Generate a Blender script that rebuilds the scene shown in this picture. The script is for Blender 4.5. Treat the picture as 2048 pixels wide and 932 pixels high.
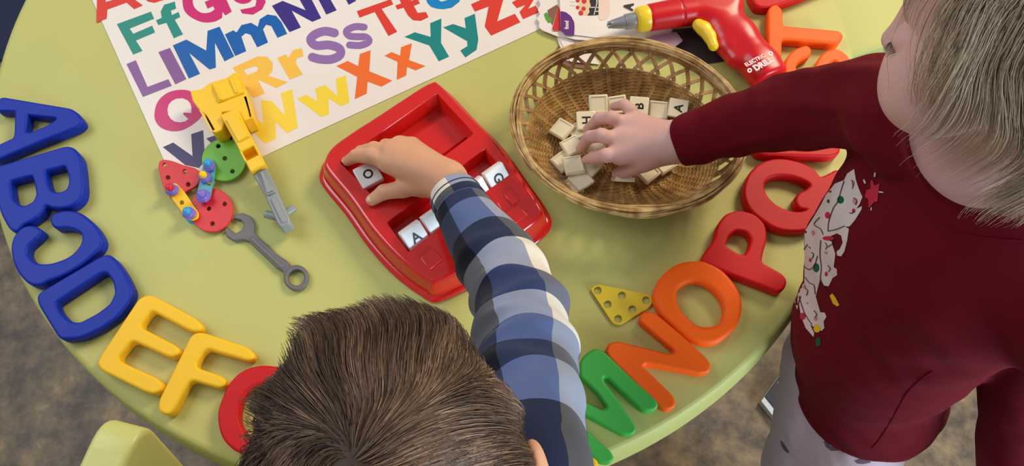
import bpy, bmesh, math, random
import numpy as np
from mathutils import Vector, Matrix, Quaternion, noise
from mathutils.bvhtree import BVHTree
from mathutils.geometry import tessellate_polygon, delaunay_2d_cdt

for _o in list(bpy.data.objects):
    bpy.data.objects.remove(_o)
random.seed(7)
RNG = np.random.default_rng(7)
C = bpy.context.scene.collection
R = math.radians

# ---------------------------------------------------------------- camera
TT = 0.53            # height of the table top above the floor
HC = 0.87            # camera height above the table top
FPX, TILT, ROLL = 1500.0, R(24), R(2)
cam_data = bpy.data.cameras.new('camera')
cam_data.sensor_fit = 'HORIZONTAL'
cam_data.sensor_width = 36.0
cam_data.lens = 36.0 * FPX / 2048.0
cam_data.clip_start = 0.02
cam = bpy.data.objects.new('camera', cam_data)
C.objects.link(cam)
cam.matrix_world = Matrix.Translation((0, 0, TT + HC)) @ Matrix.Rotation(TILT, 4, 'X') @ Matrix.Rotation(ROLL, 4, 'Z')
bpy.context.scene.camera = cam

# ---------------------------------------------------------------- world, lights, exposure
sc = bpy.context.scene
sc.view_settings.view_transform = 'Standard'
sc.view_settings.look = 'None'
sc.view_settings.gamma = 1.0
sc.view_settings.use_curve_mapping = False
sc.view_settings.exposure = 0.12
world = bpy.data.worlds.new('world')
sc.world = world
world.use_nodes = True
wn = world.node_tree
bg = wn.nodes['Background']
bg.inputs[0].default_value = (0.86, 0.90, 1.0, 1)
bg.inputs[1].default_value = 0.30


def area_light(name, loc, target, size, size_y, energy, color, spread=180):
    d = bpy.data.lights.new(name, 'AREA')
    d.shape = 'RECTANGLE'
    d.size, d.size_y, d.energy, d.color = size, size_y, energy, color
    d.spread = R(spread)
    o = bpy.data.objects.new(name, d)
    o.location = loc
    o.rotation_euler = (Vector(target) - Vector(loc)).to_track_quat('-Z', 'Y').to_euler()
    C.objects.link(o)
    return o


area_light('ceiling_lamp_light', (1.5, 2.0, 2.45), (0.1, 0.5, TT), 0.9, 0.9, 52, (1.0, 0.84, 0.62))
area_light('window_light', (2.3, -1.45, 1.15), (0.35, 0.25, TT), 1.2, 1.1, 84, (0.66, 0.84, 1.0))
area_light('left_fill_light', (-1.6, 0.9, 2.3), (-0.3, 0.5, TT), 1.4, 1.2, 20, (0.92, 0.95, 1.0))  # added soft fill from the upper left, brightens the table's left side


# ---------------------------------------------------------------- helpers
def P(px, py, h=0.0):
    """the point at height h above the table top seen at photo pixel (px, py)"""
    x = (px - 1024) / FPX
    y = -(py - 466) / FPX
    c, s = math.cos(ROLL), math.sin(ROLL)
    x, y = c * x - s * y, s * x + c * y
    d = Vector((x, y * math.cos(TILT) + math.sin(TILT), y * math.sin(TILT) - math.cos(TILT)))
    t = (HC - h) / -d.z
    return Vector((d.x * t, d.y * t, TT + h))


def srgb(r, g, b):
    f = lambda c: c / 12.92 if c <= 0.04045 else ((c + 0.055) / 1.055) ** 2.4
    return (f(r / 255), f(g / 255), f(b / 255), 1)


class NT:
    def __init__(self, name):
        self.m = bpy.data.materials.new(name)
        self.m.use_nodes = True
        self.t = self.m.node_tree
        self.b = self.t.nodes['Principled BSDF']

    def n(self, typ, **kw):
        nd = self.t.nodes.new(typ)
        for k, v in kw.items():
            if k.startswith('i_'):
                nd.inputs[k[2:].replace('_', ' ')].default_value = v
            else:
                setattr(nd, k, v)
        return nd

    def l(self, a, b):
        self.t.links.new(a, b)

    def coord(self, kind='Object', scale=1.0):
        tc = self.n('ShaderNodeTexCoord')
        mp = self.n('ShaderNodeMapping')
        s = scale if isinstance(scale, (tuple, list)) else (scale,) * 3
        mp.inputs['Scale'].default_value = s
        self.l(tc.outputs[kind], mp.inputs[0])
        return mp.outputs[0]


def plastic(name, col, rough=0.4, var=0.08, nscale=14, bump=0.05, bscale=350, spec=0.5, sss=0.0, coat=0.0, kind='Object', metal=0.0):
    k = NT(name)
    v = k.coord(kind)
    nz = k.n('ShaderNodeTexNoise')
    nz.inputs['Scale'].default_value = nscale
    nz.inputs['Detail'].default_value = 4
    k.l(v, nz.inputs['Vector'])
    mx = k.n('ShaderNodeMix', data_type='RGBA')
    c = srgb(*col)
    mx.inputs['A'].default_value = tuple(min(1, x * (1 - var)) for x in c[:3]) + (1,)
    mx.inputs['B'].default_value = tuple(min(1, x * (1 + var)) for x in c[:3]) + (1,)
    k.l(nz.outputs[0], mx.inputs['Factor'])
    k.l(mx.outputs['Result'], k.b.inputs['Base Color'])
    k.b.inputs['Roughness'].default_value = rough
    k.b.inputs['Specular IOR Level'].default_value = spec
    k.b.inputs['Metallic'].default_value = metal
    if sss:
        k.b.inputs['Subsurface Weight'].default_value = sss
        k.b.inputs['Subsurface Radius'].default_value = (0.012, 0.005, 0.003)
        k.b.inputs['Subsurface Scale'].default_value = 0.5
    if coat:
        k.b.inputs['Coat Weight'].default_value = coat
        k.b.inputs['Coat Roughness'].default_value = 0.08
    if bump:
        n2 = k.n('ShaderNodeTexNoise')
        n2.inputs['Scale'].default_value = bscale
        k.l(v, n2.inputs['Vector'])
        bp = k.n('ShaderNodeBump')
        bp.inputs['Strength'].default_value = bump
        bp.inputs['Distance'].default_value = 0.001
        k.l(n2.outputs[0], bp.inputs['Height'])
        k.l(bp.outputs[0], k.b.inputs['Normal'])
    return k.m


def floor_material():
    k = NT('mottled_vinyl')
    v = k.coord('Object')
    n1 = k.n('ShaderNodeTexNoise'); n1.inputs['Scale'].default_value = 15; n1.inputs['Detail'].default_value = 10
    n1.inputs['Roughness'].default_value = 0.68; n1.inputs['Distortion'].default_value = 0.15
    k.l(v, n1.inputs['Vector'])
    cr = k.n('ShaderNodeValToRGB')
    e = cr.color_ramp.elements
    e[0].position = 0.33; e[0].color = srgb(72, 61, 52)
    e[1].position = 0.70; e[1].color = srgb(182, 152, 106)
    for p, c in ((0.43, (100, 85, 70)), (0.50, (120, 102, 80)), (0.58, (140, 118, 88))):
        x = e.new(p); x.color = srgb(*c)
    k.l(n1.outputs[0], cr.inputs[0])
    k.l(cr.outputs[0], k.b.inputs['Base Color'])
    k.b.inputs['Roughness'].default_value = 0.5
    return k.m


def fabric(name, col, var=0.15, scale=900, rough=0.9, sheen=0.3, bump=0.3):
    k = NT(name)
    v = k.coord('Object')
    c = srgb(*col)
    nz = k.n('ShaderNodeTexNoise'); nz.inputs['Scale'].default_value = 30; nz.inputs['Detail'].default_value = 5
    k.l(v, nz.inputs['Vector'])
    mx = k.n('ShaderNodeMix', data_type='RGBA')
    mx.inputs['A'].default_value = tuple(x * (1 - var) for x in c[:3]) + (1,)
    mx.inputs['B'].default_value = tuple(x * (1 + var) for x in c[:3]) + (1,)
    k.l(nz.outputs[0], mx.inputs['Factor'])
    k.l(mx.outputs['Result'], k.b.inputs['Base Color'])
    k.b.inputs['Roughness'].default_value = rough
    k.b.inputs['Specular IOR Level'].default_value = 0.2
    k.b.inputs['Sheen Weight'].default_value = sheen
    n2 = k.n('ShaderNodeTexNoise'); n2.inputs['Scale'].default_value = scale
    k.l(v, n2.inputs['Vector'])
    bp = k.n('ShaderNodeBump'); bp.inputs['Strength'].default_value = bump; bp.inputs['Distance'].default_value = 0.001
    k.l(n2.outputs[0], bp.inputs['Height']); k.l(bp.outputs[0], k.b.inputs['Normal'])
    return k.m


def plaid_material():
    k = NT('plaid_cotton')
    uv = k.n('ShaderNodeUVMap')
    sp = k.n('ShaderNodeSeparateXYZ')
    k.l(uv.outputs[0], sp.inputs[0])

    def stripes(out, period, off, cols):
        a = k.n('ShaderNodeMath', operation='MULTIPLY_ADD'); a.inputs[1].default_value = 1 / period; a.inputs[2].default_value = off
        k.l(out, a.inputs[0])
        f = k.n('ShaderNodeMath', operation='FRACT'); k.l(a.outputs[0], f.inputs[0])
        cr = k.n('ShaderNodeValToRGB'); cr.color_ramp.interpolation = 'CONSTANT'
        e = cr.color_ramp.elements
        e[0].position = 0; e[0].color = srgb(*cols[0][1])
        e[1].position = cols[1][0]; e[1].color = srgb(*cols[1][1])
        for p, c in cols[2:]:
            x = e.new(p); x.color = srgb(*c)
        k.l(f.outputs[0], cr.inputs[0])
        return cr.outputs[0]
    rows = stripes(sp.outputs[1], 0.30, 0.817, [(0, (92, 110, 156)), (0.16, (7, 10, 24)), (0.33, (230, 222, 208)), (0.52, (20, 30, 64)), (0.65, (206, 202, 196)), (0.79, (70, 88, 136)), (0.90, (10, 16, 36))])
    colm = stripes(sp.outputs[0], 0.165, -0.11, [(0, (24, 38, 86)), (0.22, (16, 18, 30)), (0.5, (88, 104, 150)), (0.76, (232, 222, 200))])
    # twill weave: the two yarns darken each other, with a fine diagonal grain
    w = k.n('ShaderNodeTexWave'); w.inputs['Scale'].default_value = 900; w.bands_direction = 'DIAGONAL'
    k.l(uv.outputs[0], w.inputs['Vector'])
    mr = k.n('ShaderNodeMapRange'); mr.inputs[3].default_value = 0.36; mr.inputs[4].default_value = 0.64
    k.l(w.outputs[1], mr.inputs[0])
    mx = k.n('ShaderNodeMix', data_type='RGBA')
    k.l(mr.outputs[0], mx.inputs['Factor']); k.l(rows, mx.inputs['A']); k.l(colm, mx.inputs['B'])
    ml = k.n('ShaderNodeMix', data_type='RGBA', blend_type='MULTIPLY'); ml.inputs['Factor'].default_value = 1
    k.l(rows, ml.inputs['A']); k.l(colm, ml.inputs['B'])
    gm = k.n('ShaderNodeGamma'); gm.inputs[1].default_value = 0.5; k.l(ml.outputs['Result'], gm.inputs[0])
    m2 = k.n('ShaderNodeMix', data_type='RGBA'); m2.inputs['Factor'].default_value = 0.16
    k.l(gm.outputs[0], m2.inputs['A']); k.l(mx.outputs['Result'], m2.inputs['B'])
    k.l(m2.outputs['Result'], k.b.inputs['Base Color'])
    k.b.inputs['Roughness'].default_value = 0.9
    k.b.inputs['Specular IOR Level'].default_value = 0.15
    k.b.inputs['Sheen Weight'].default_value = 0.1
    bp = k.n('ShaderNodeBump'); bp.inputs['Strength'].default_value = 0.15; bp.inputs['Distance'].default_value = 0.001
    k.l(w.outputs[1], bp.inputs['Height']); k.l(bp.outputs[0], k.b.inputs['Normal'])
    return k.m


def hair_material(name, rough=0.45, spec=0.35):
    k = NT(name)
    at = k.n('ShaderNodeVertexColor'); at.layer_name = 'strand'
    k.l(at.outputs[0], k.b.inputs['Base Color'])
    k.b.inputs['Roughness'].default_value = rough
    k.b.inputs['Specular IOR Level'].default_value = spec
    return k.m


def skin_material(name, col, flush):
    k = NT(name)
    v = k.coord('Object')
    n1 = k.n('ShaderNodeTexNoise'); n1.inputs['Scale'].default_value = 22; n1.inputs['Detail'].default_value = 3
    k.l(v, n1.inputs['Vector'])
    mx = k.n('ShaderNodeMix', data_type='RGBA')
    mx.inputs['A'].default_value = srgb(*col); mx.inputs['B'].default_value = srgb(*flush)
    k.l(n1.outputs[0], mx.inputs['Factor'])
    k.l(mx.outputs['Result'], k.b.inputs['Base Color'])
    k.b.inputs['Roughness'].default_value = 0.55
    k.b.inputs['Specular IOR Level'].default_value = 0.35
    k.b.inputs['Subsurface Weight'].default_value = 0.25
    k.b.inputs['Subsurface Radius'].default_value = (0.012, 0.004, 0.002)
    k.b.inputs['Subsurface Scale'].default_value = 0.35
    n2 = k.n('ShaderNodeTexNoise'); n2.inputs['Scale'].default_value = 600
    k.l(v, n2.inputs['Vector'])
    bp = k.n('ShaderNodeBump'); bp.inputs['Strength'].default_value = 0.12; bp.inputs['Distance'].default_value = 0.0006
    k.l(n2.outputs[0], bp.inputs['Height']); k.l(bp.outputs[0], k.b.inputs['Normal'])
    return k.m


M = {
    'table': plastic('lime_laminate', (192, 190, 110), rough=0.5, var=0.07, nscale=9, bump=0.06, bscale=500, spec=0.3),
    'leg': plastic('pale_green_legs', (178, 186, 130), rough=0.4),
    'chair': plastic('lime_plastic', (205, 207, 122), rough=0.38, var=0.03, bump=0.03),
    'floor': floor_material(),
    'rug': fabric('navy_carpet', (22, 32, 66), var=0.3, scale=500),
    'blue': plastic('blue_foam_plastic', (6, 42, 160), rough=0.5, var=0.04, spec=0.28),
    'yellow': plastic('yellow_plastic', (255, 200, 38), rough=0.5, var=0.04, spec=0.28),
    'red': plastic('red_plastic', (202, 8, 16), rough=0.5, var=0.04, spec=0.28),
    'green': plastic('green_plastic', (66, 172, 70), rough=0.5, var=0.04, spec=0.28),
    'orange': plastic('orange_plastic', (255, 98, 8), rough=0.5, var=0.04, spec=0.28),
    'tray': plastic('glossy_red_plastic', (212, 28, 22), rough=0.16, var=0.02, bump=0, spec=0.6, coat=0.4),
    'drill': plastic('shiny_red_plastic', (206, 14, 24), rough=0.3, var=0.02, bump=0, spec=0.45, coat=0.12),
    'drillyellow': plastic('drill_yellow_plastic', (246, 208, 40), rough=0.35, var=0.03, bump=0.02),
    'chuck': plastic('chuck_grey_metallic', (172, 172, 174), rough=0.32, var=0.05, bump=0, metal=0.6),
    'paper': plastic('laminated_white_paper', (238, 228, 218), rough=0.32, var=0.015, bump=0, spec=0.45),
    'ivory': plastic('ivory_tile_plastic', (238, 226, 190), rough=0.4, var=0.02, bump=0.02),
    'whitetile': plastic('white_tile_plastic', (236, 232, 226), rough=0.3, var=0.02, bump=0.0),
    'ink': plastic('black_ink', (20, 20, 22), rough=0.5, var=0, bump=0),
    'wrench': plastic('grey_toy_plastic', (104, 100, 98), rough=0.42, var=0.05, bump=0.1),
    'handle': plastic('light_grey_plastic', (146, 150, 146), rough=0.42, var=0.04, bump=0.04),
    'hammer': plastic('hammer_yellow_plastic', (255, 203, 20), rough=0.34, var=0.03, bump=0.02),
    'lime': plastic('leaf_green_plastic', (112, 186, 40), rough=0.4, var=0.03),
    'plate': plastic('red_plate_plastic', (214, 34, 38), rough=0.42, var=0.04),
    'purple': plastic('lilac_plastic', (126, 108, 196), rough=0.4, var=0.04),
    'skyblue': plastic('sky_blue_plastic', (52, 160, 214), rough=0.38, var=0.04),
    'teal': plastic('teal_plastic', (70, 160, 176), rough=0.38, var=0.04),
    'tri': plastic('mustard_plastic', (226, 194, 34), rough=0.42, var=0.04),
    'cane': None,
    'skin_boy': skin_material('warm_skin', (222, 172, 134), (214, 152, 118)),
    'skin_girl': skin_material('fair_skin', (220, 182, 170), (212, 156, 146)),
    'maroon': fabric('maroon_jersey', (100, 3, 20), var=0.08, bump=0.15, sheen=0.0),
    'plaid': plaid_material(),
    'denim': fabric('blue_denim', (60, 74, 110)),
    'leggings': fabric('lilac_leggings', (206, 180, 190), var=0.06),
    'feather': fabric('mauve_print', (112, 82, 100)),
    'hair_brown': hair_material('brown_hair'),
    'hair_blond': hair_material('ash_blond_hair'),
    'print_white': fabric('white_print', (214, 200, 194), var=0.03, bump=0.1, sheen=0),
    'print_line': fabric('print_outline', (60, 34, 38), var=0.0, bump=0.0, sheen=0),
    'print_green': fabric('print_green', (22, 92, 62), var=0.05, bump=0.1, sheen=0),
    'print_red': fabric('print_red', (190, 44, 66), var=0.05, bump=0.1, sheen=0),
    'print_pink': fabric('print_pink', (204, 128, 138), var=0.05, bump=0.1, sheen=0),
    'print_yellow': fabric('print_yellow', (224, 184, 40), var=0.05, bump=0.1, sheen=0),
    'stitch': fabric('navy_thread', (20, 28, 60), var=0.05),
    'dark': plastic('dark_piece', (52, 44, 40), rough=0.5),
}


def cane_material(name, a, b):
    k = NT(name)
    v = k.coord('Object')
    n1 = k.n('ShaderNodeTexNoise'); n1.inputs['Scale'].default_value = 60; n1.inputs['Detail'].default_value = 5
    k.l(v, n1.inputs['Vector'])
    cr = k.n('ShaderNodeValToRGB')
    cr.color_ramp.elements[0].position = 0.35; cr.color_ramp.elements[0].color = srgb(*a)
    cr.color_ramp.elements[1].position = 0.65; cr.color_ramp.elements[1].color = srgb(*b)
    k.l(n1.outputs[0], cr.inputs[0]); k.l(cr.outputs[0], k.b.inputs['Base Color'])
    k.b.inputs['Roughness'].default_value = 0.5
    return k.m


M['cane'] = cane_material('wicker_cane', (138, 96, 46), (198, 154, 88))
M['cane_light'] = cane_material('wicker_rim', (156, 114, 60), (216, 180, 116))
M['cane_flat'] = cane_material('wicker_splint', (150, 106, 58), (204, 162, 104))


def tag(o, label=None, cat=None, group=None, kind=None):
    if label: o['label'] = label
    if cat: o['category'] = cat
    if group: o['group'] = group
    if kind: o['kind'] = kind
    return o


def empty(name, loc, label, cat, group=None, rot=None):
    o = bpy.data.objects.new(name, None)
    o.empty_display_size = 0.02
    o.location = loc
    if rot is not None: o.rotation_euler = rot
    C.objects.link(o)
    bpy.context.view_layer.update()
    return tag(o, label, cat, group)


class MB:
    """collects geometry in world space; build() links it as one mesh object"""
    def __init__(self):
        self.v = []; self.f = []; self.m = []; self.uv = None; self.n = 0

    def add(self, v, f, mat=0, mtx=None):
        v = [Vector(p) for p in v]
        if mtx is not None: v = [mtx @ p for p in v]
        n = self.n
        self.v += [tuple(p) for p in v]
        self.n += len(v)
        self.f += [tuple(i + n for i in q) for q in f]
        self.m += [mat] * len(f)
        return self

    def build(self, name, mats, parent=None, smooth=True, flat_angle=40, uv=None, origin=None):
        if not isinstance(mats, (list, tuple)): mats = [mats]
        me = bpy.data.meshes.new(name)
        vs = self.v
        off = None
        if parent is not None:
            inv = parent.matrix_world.inverted()
            vs = [tuple(inv @ Vector(p)) for p in vs]
        elif origin is not None:
            off = Vector(origin)
            vs = [(p[0] - off.x, p[1] - off.y, p[2] - off.z) for p in vs]
        me.from_pydata(vs, [], self.f)
        for m in mats: me.materials.append(m)
        me.polygons.foreach_set('material_index', self.m)
        me.polygons.foreach_set('use_smooth', [smooth] * len(self.f))
        if uv is not None:
            l = me.uv_layers.new(name='UVMap')
            vi = np.zeros(len(me.loops), dtype=np.int32); me.loops.foreach_get('vertex_index', vi)
            l.data.foreach_set('uv', np.asarray(uv, dtype=np.float32)[vi].ravel())
        me.update()
        if smooth and flat_angle < 180:
            me.set_sharp_from_angle(angle=R(flat_angle))
        if smooth:      # level faces of moulded slabs stay flat
            for pl_ in me.polygons:
                if abs(pl_.normal.z) > 0.9997: pl_.use_smooth = False
        o = bpy.data.objects.new(name, me)
        C.objects.link(o)
        if parent is not None: o.parent = parent
        elif off is not None: o.location = off
        bpy.context.view_layer.update()
        return o


def centre(vs):
    a = np.array(vs)
    return Vector(((a[:, 0].min() + a[:, 0].max()) / 2, (a[:, 1].min() + a[:, 1].max()) / 2, a[:, 2].min()))


def px(pts, t):
    """crop coordinates -> photo pixels; t = (ox, oy, scale)"""
    return [(t[0] + x / t[2], t[1] + y / t[2]) for x, y in pts]


def fillet(pts, r, n=4):
    out = []
    N = len(pts)
    for i in range(N):
        p = Vector(pts[i][:2]); a = Vector(pts[i - 1][:2]); b = Vector(pts[(i + 1) % N][:2])
        da, db = a - p, b - p
        la, lb = da.length, db.length
        ra = min(r, la * 0.45); rb = min(r, lb * 0.45)
        s = p + da.normalized() * ra; e = p + db.normalized() * rb
        for k in range(n + 1):
            t = k / n
            q = s * (1 - t) ** 2 + p * 2 * t * (1 - t) + e * t * t
            out.append((q.x, q.y))
    return out


def spline(pts, n=5, closed=True):
    out = []
    N = len(pts)
    rng = range(N) if closed else range(N - 1)
    for i in rng:
        if closed:
            p0, p1, p2, p3 = (np.array(pts[(i + k) % N], float) for k in (-1, 0, 1, 2))
        else:
            p0, p1, p2, p3 = (np.array(pts[min(max(i + k, 0), N - 1)], float) for k in (-1, 0, 1, 2))
        for k in range(n):
            t = k / n
            out.append(tuple(0.5 * ((2 * p1) + (-p0 + p2) * t + (2 * p0 - 5 * p1 + 4 * p2 - p3) * t * t + (-p0 + 3 * p1 - 3 * p2 + p3) * t ** 3)))
    if not closed: out.append(tuple(map(float, pts[-1])))
    return out


def stroke(path, w, n=5, cap=6):
    """closed outline of a round-capped stroke"""
    p = [np.array(q) for q in spline(path, n, closed=False)]
    L, Rr = [], []
    for i in range(len(p)):
        d = p[min(i + 1, len(p) - 1)] - p[max(i - 1, 0)]
        d = d / (np.linalg.norm(d) + 1e-9)
        nn = np.array([-d[1], d[0]])
        L.append(tuple(p[i] + nn * w / 2)); Rr.append(tuple(p[i] - nn * w / 2))

    def capf(c, frm, to):
        a0 = math.atan2(frm[1] - c[1], frm[0] - c[0])
        return [(c[0] + math.cos(a0 - math.pi * k / cap) * w / 2, c[1] + math.sin(a0 - math.pi * k / cap) * w / 2) for k in range(1, cap)]
    return L + capf(p[-1], L[-1], Rr[-1]) + Rr[::-1] + capf(p[0], Rr[0], L[0])


def area2(l):
    return sum(l[i - 1][0] * l[i][1] - l[i][0] * l[i - 1][1] for i in range(len(l)))


def curve_solid(loops, z0, z1, b=0.003, res=3, grow=0.0):
    """rounded slab from XY loops (first is the outline, the rest are holes)"""
    cu = bpy.data.curves.new('t', 'CURVE')
    cu.dimensions = '2D'; cu.fill_mode = 'BOTH'
    th = z1 - z0
    b = min(b, th * 0.49)
    cu.extrude = th / 2 - b; cu.bevel_depth = b; cu.bevel_resolution = res; cu.offset = -b + grow
    for l in loops:
        s = cu.splines.new('POLY'); s.points.add(len(l) - 1)
        for i, p in enumerate(l): s.points[i].co = (p[0], p[1], 0, 1)
        s.use_cyclic_u = True
    o = bpy.data.objects.new('t', cu); C.objects.link(o)
    dg = bpy.context.evaluated_depsgraph_get(); dg.update()
    me = bpy.data.meshes.new_from_object(o.evaluated_get(dg))
    bm = bmesh.new(); bm.from_mesh(me)
    bmesh.ops.remove_doubles(bm, verts=bm.verts, dist=1e-6)
    bmesh.ops.recalc_face_normals(bm, faces=bm.faces)
    bm.verts.ensure_lookup_table()
    v = [(q.co.x, q.co.y, q.co.z + (z0 + z1) / 2) for q in bm.verts]
    f = [tuple(q.index for q in g.verts) for g in bm.faces]
    bm.free()
    bpy.data.objects.remove(o); bpy.data.curves.remove(cu); bpy.data.meshes.remove(me)
    return v, f


def flat_poly(loops, z):
    """flat polygon with holes at height z"""
    pts = [Vector((p[0], p[1], 0)) for l in loops for p in l]
    tri = tessellate_polygon([[Vector((p[0], p[1], 0)) for p in l] for l in loops])
    f = []
    for t in tri:
        a, b, c = (pts[i] for i in t)
        n = (b - a).cross(c - a).z
        if abs(n) < 1e-14: continue
        f.append(tuple(t) if n > 0 else tuple(reversed(t)))
    return [(p.x, p.y, z) for p in pts], f


def loopw(pts, h):
    return [tuple(P(x, y, h))[:2] for x, y in pts]


def tube(path, r, n=8, closed=False, caps=True):
    pts = [Vector(p) for p in path]
    N = len(pts)
    rs = r if isinstance(r, (list, tuple)) else [r] * N
    v, f = [], []
    prev = None
    for i in range(N):
        if closed: d = pts[(i + 1) % N] - pts[i - 1]
        else: d = pts[min(i + 1, N - 1)] - pts[max(i - 1, 0)]
        d.normalize()
        if prev is None:
            a = d.orthogonal().normalized()
        else:
            a = (prev - d * prev.dot(d)).normalized()
        prev = a
        b = d.cross(a)
        for k in range(n):
            t = 2 * math.pi * k / n
            v.append(pts[i] + (a * math.cos(t) + b * math.sin(t)) * rs[i])
    M_ = N if closed else N - 1
    for i in range(M_):
        j = (i + 1) % N
        for k in range(n):
            f.append((i * n + k, i * n + (k + 1) % n, j * n + (k + 1) % n, j * n + k))
    if caps and not closed:
        f.append(tuple(range(n))[::-1]); f.append(tuple((N - 1) * n + k for k in range(n)))
    return v, f


def lathe(axis0, axis1, prof, n=32, caps=True):
    """prof: (t along axis in metres from axis0, radius)"""
    a = Vector(axis0); d = (Vector(axis1) - a).normalized()
    u = d.orthogonal().normalized(); w = d.cross(u)
    v, f = [], []
    for t, r in prof:
        for k in range(n):
            an = 2 * math.pi * k / n
            v.append(a + d * t + (u * math.cos(an) + w * math.sin(an)) * r)
    for i in range(len(prof) - 1):
        for k in range(n):
            f.append((i * n + k, i * n + (k + 1) % n, (i + 1) * n + (k + 1) % n, (i + 1) * n + k))
    if caps:
        f.append(tuple(range(n))[::-1]); f.append(tuple((len(prof) - 1) * n + k for k in range(n)))
    return v, f


_tc = {}


def text_geo(s, size, bold=0.0, depth=0.0):
    key = (s, bold)
    if key not in _tc:
        cu = bpy.data.curves.new('t', 'FONT'); cu.body = s; cu.size = 1; cu.offset = bold
        cu.align_x = 'CENTER'; cu.align_y = 'CENTER'
        o = bpy.data.objects.new('t', cu); C.objects.link(o)
        dg = bpy.context.evaluated_depsgraph_get(); dg.update()
        me = bpy.data.meshes.new_from_object(o.evaluated_get(dg))
        vs = [tuple(q.co) for q in me.vertices]; fs = [tuple(q.vertices) for q in me.polygons]
        a = np.array(vs); c = (a.min(0) + a.max(0)) / 2
        hgt = a[:, 1].max() - a[:, 1].min()
        _tc[key] = ([tuple((np.array(q) - c) / hgt) for q in vs], fs)
        bpy.data.objects.remove(o); bpy.data.curves.remove(cu); bpy.data.meshes.remove(me)
    vs, fs = _tc[key]
    v = [(x * size, y * size, z) for x, y, z in vs]
    out = []
    for q in fs:
        a, b, c = (Vector(v[i]) for i in q[:3])
        out.append(q if (b - a).cross(c - a).z >= 0 else tuple(reversed(q)))
    return v, out


def rbox(sx, sy, sz, b=0.002, seg=2):
    bm = bmesh.new()
    bmesh.ops.create_cube(bm, size=1)
    for q in bm.verts: q.co = Vector((q.co.x * sx, q.co.y * sy, q.co.z * sz))
    bmesh.ops.bevel(bm, geom=list(bm.edges), offset=b, segments=seg, affect='EDGES', profile=0.5)
    v = [tuple(q.co) for q in bm.verts]; f = [tuple(x.index for x in g.verts) for g in bm.faces]
    bm.free()
    return v, f


# ---- implicit surfaces (for bodies, clothing folds and the moulded toys)
def s_cone(p, a, b, ra, rb):
    a = np.array(a); b = np.array(b)
    ab = b - a
    pa = p - a
    t = np.clip((pa @ ab) / (ab @ ab + 1e-12), 0, 1)
    return np.sqrt(((pa - t[:, None] * ab) ** 2).sum(1)) - (ra + (rb - ra) * t)


def s_chain(p, pts, rad, k=0.004):
    d = None
    for i in range(len(pts) - 1):
        e = s_cone(p, pts[i], pts[i + 1], rad[i], rad[i + 1])
        d = e if d is None else smin(d, e, k)
    return d


def s_ell(p, c, r, Rm=None):
    q = p - np.array(c)
    if Rm is not None: q = q @ np.array(Rm)
    r = np.array(r)
    k0 = np.sqrt(((q / r) ** 2).sum(1)) + 1e-9
    k1 = np.sqrt(((q / (r * r)) ** 2).sum(1)) + 1e-9
    return k0 * (k0 - 1) / k1


def smin(a, b, k):
    h = np.clip(0.5 + 0.5 * (b - a) / k, 0, 1)
    return b * (1 - h) + a * h - k * h * (1 - h)


def smax(a, b, k):
    return -smin(-a, -b, k)


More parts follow.
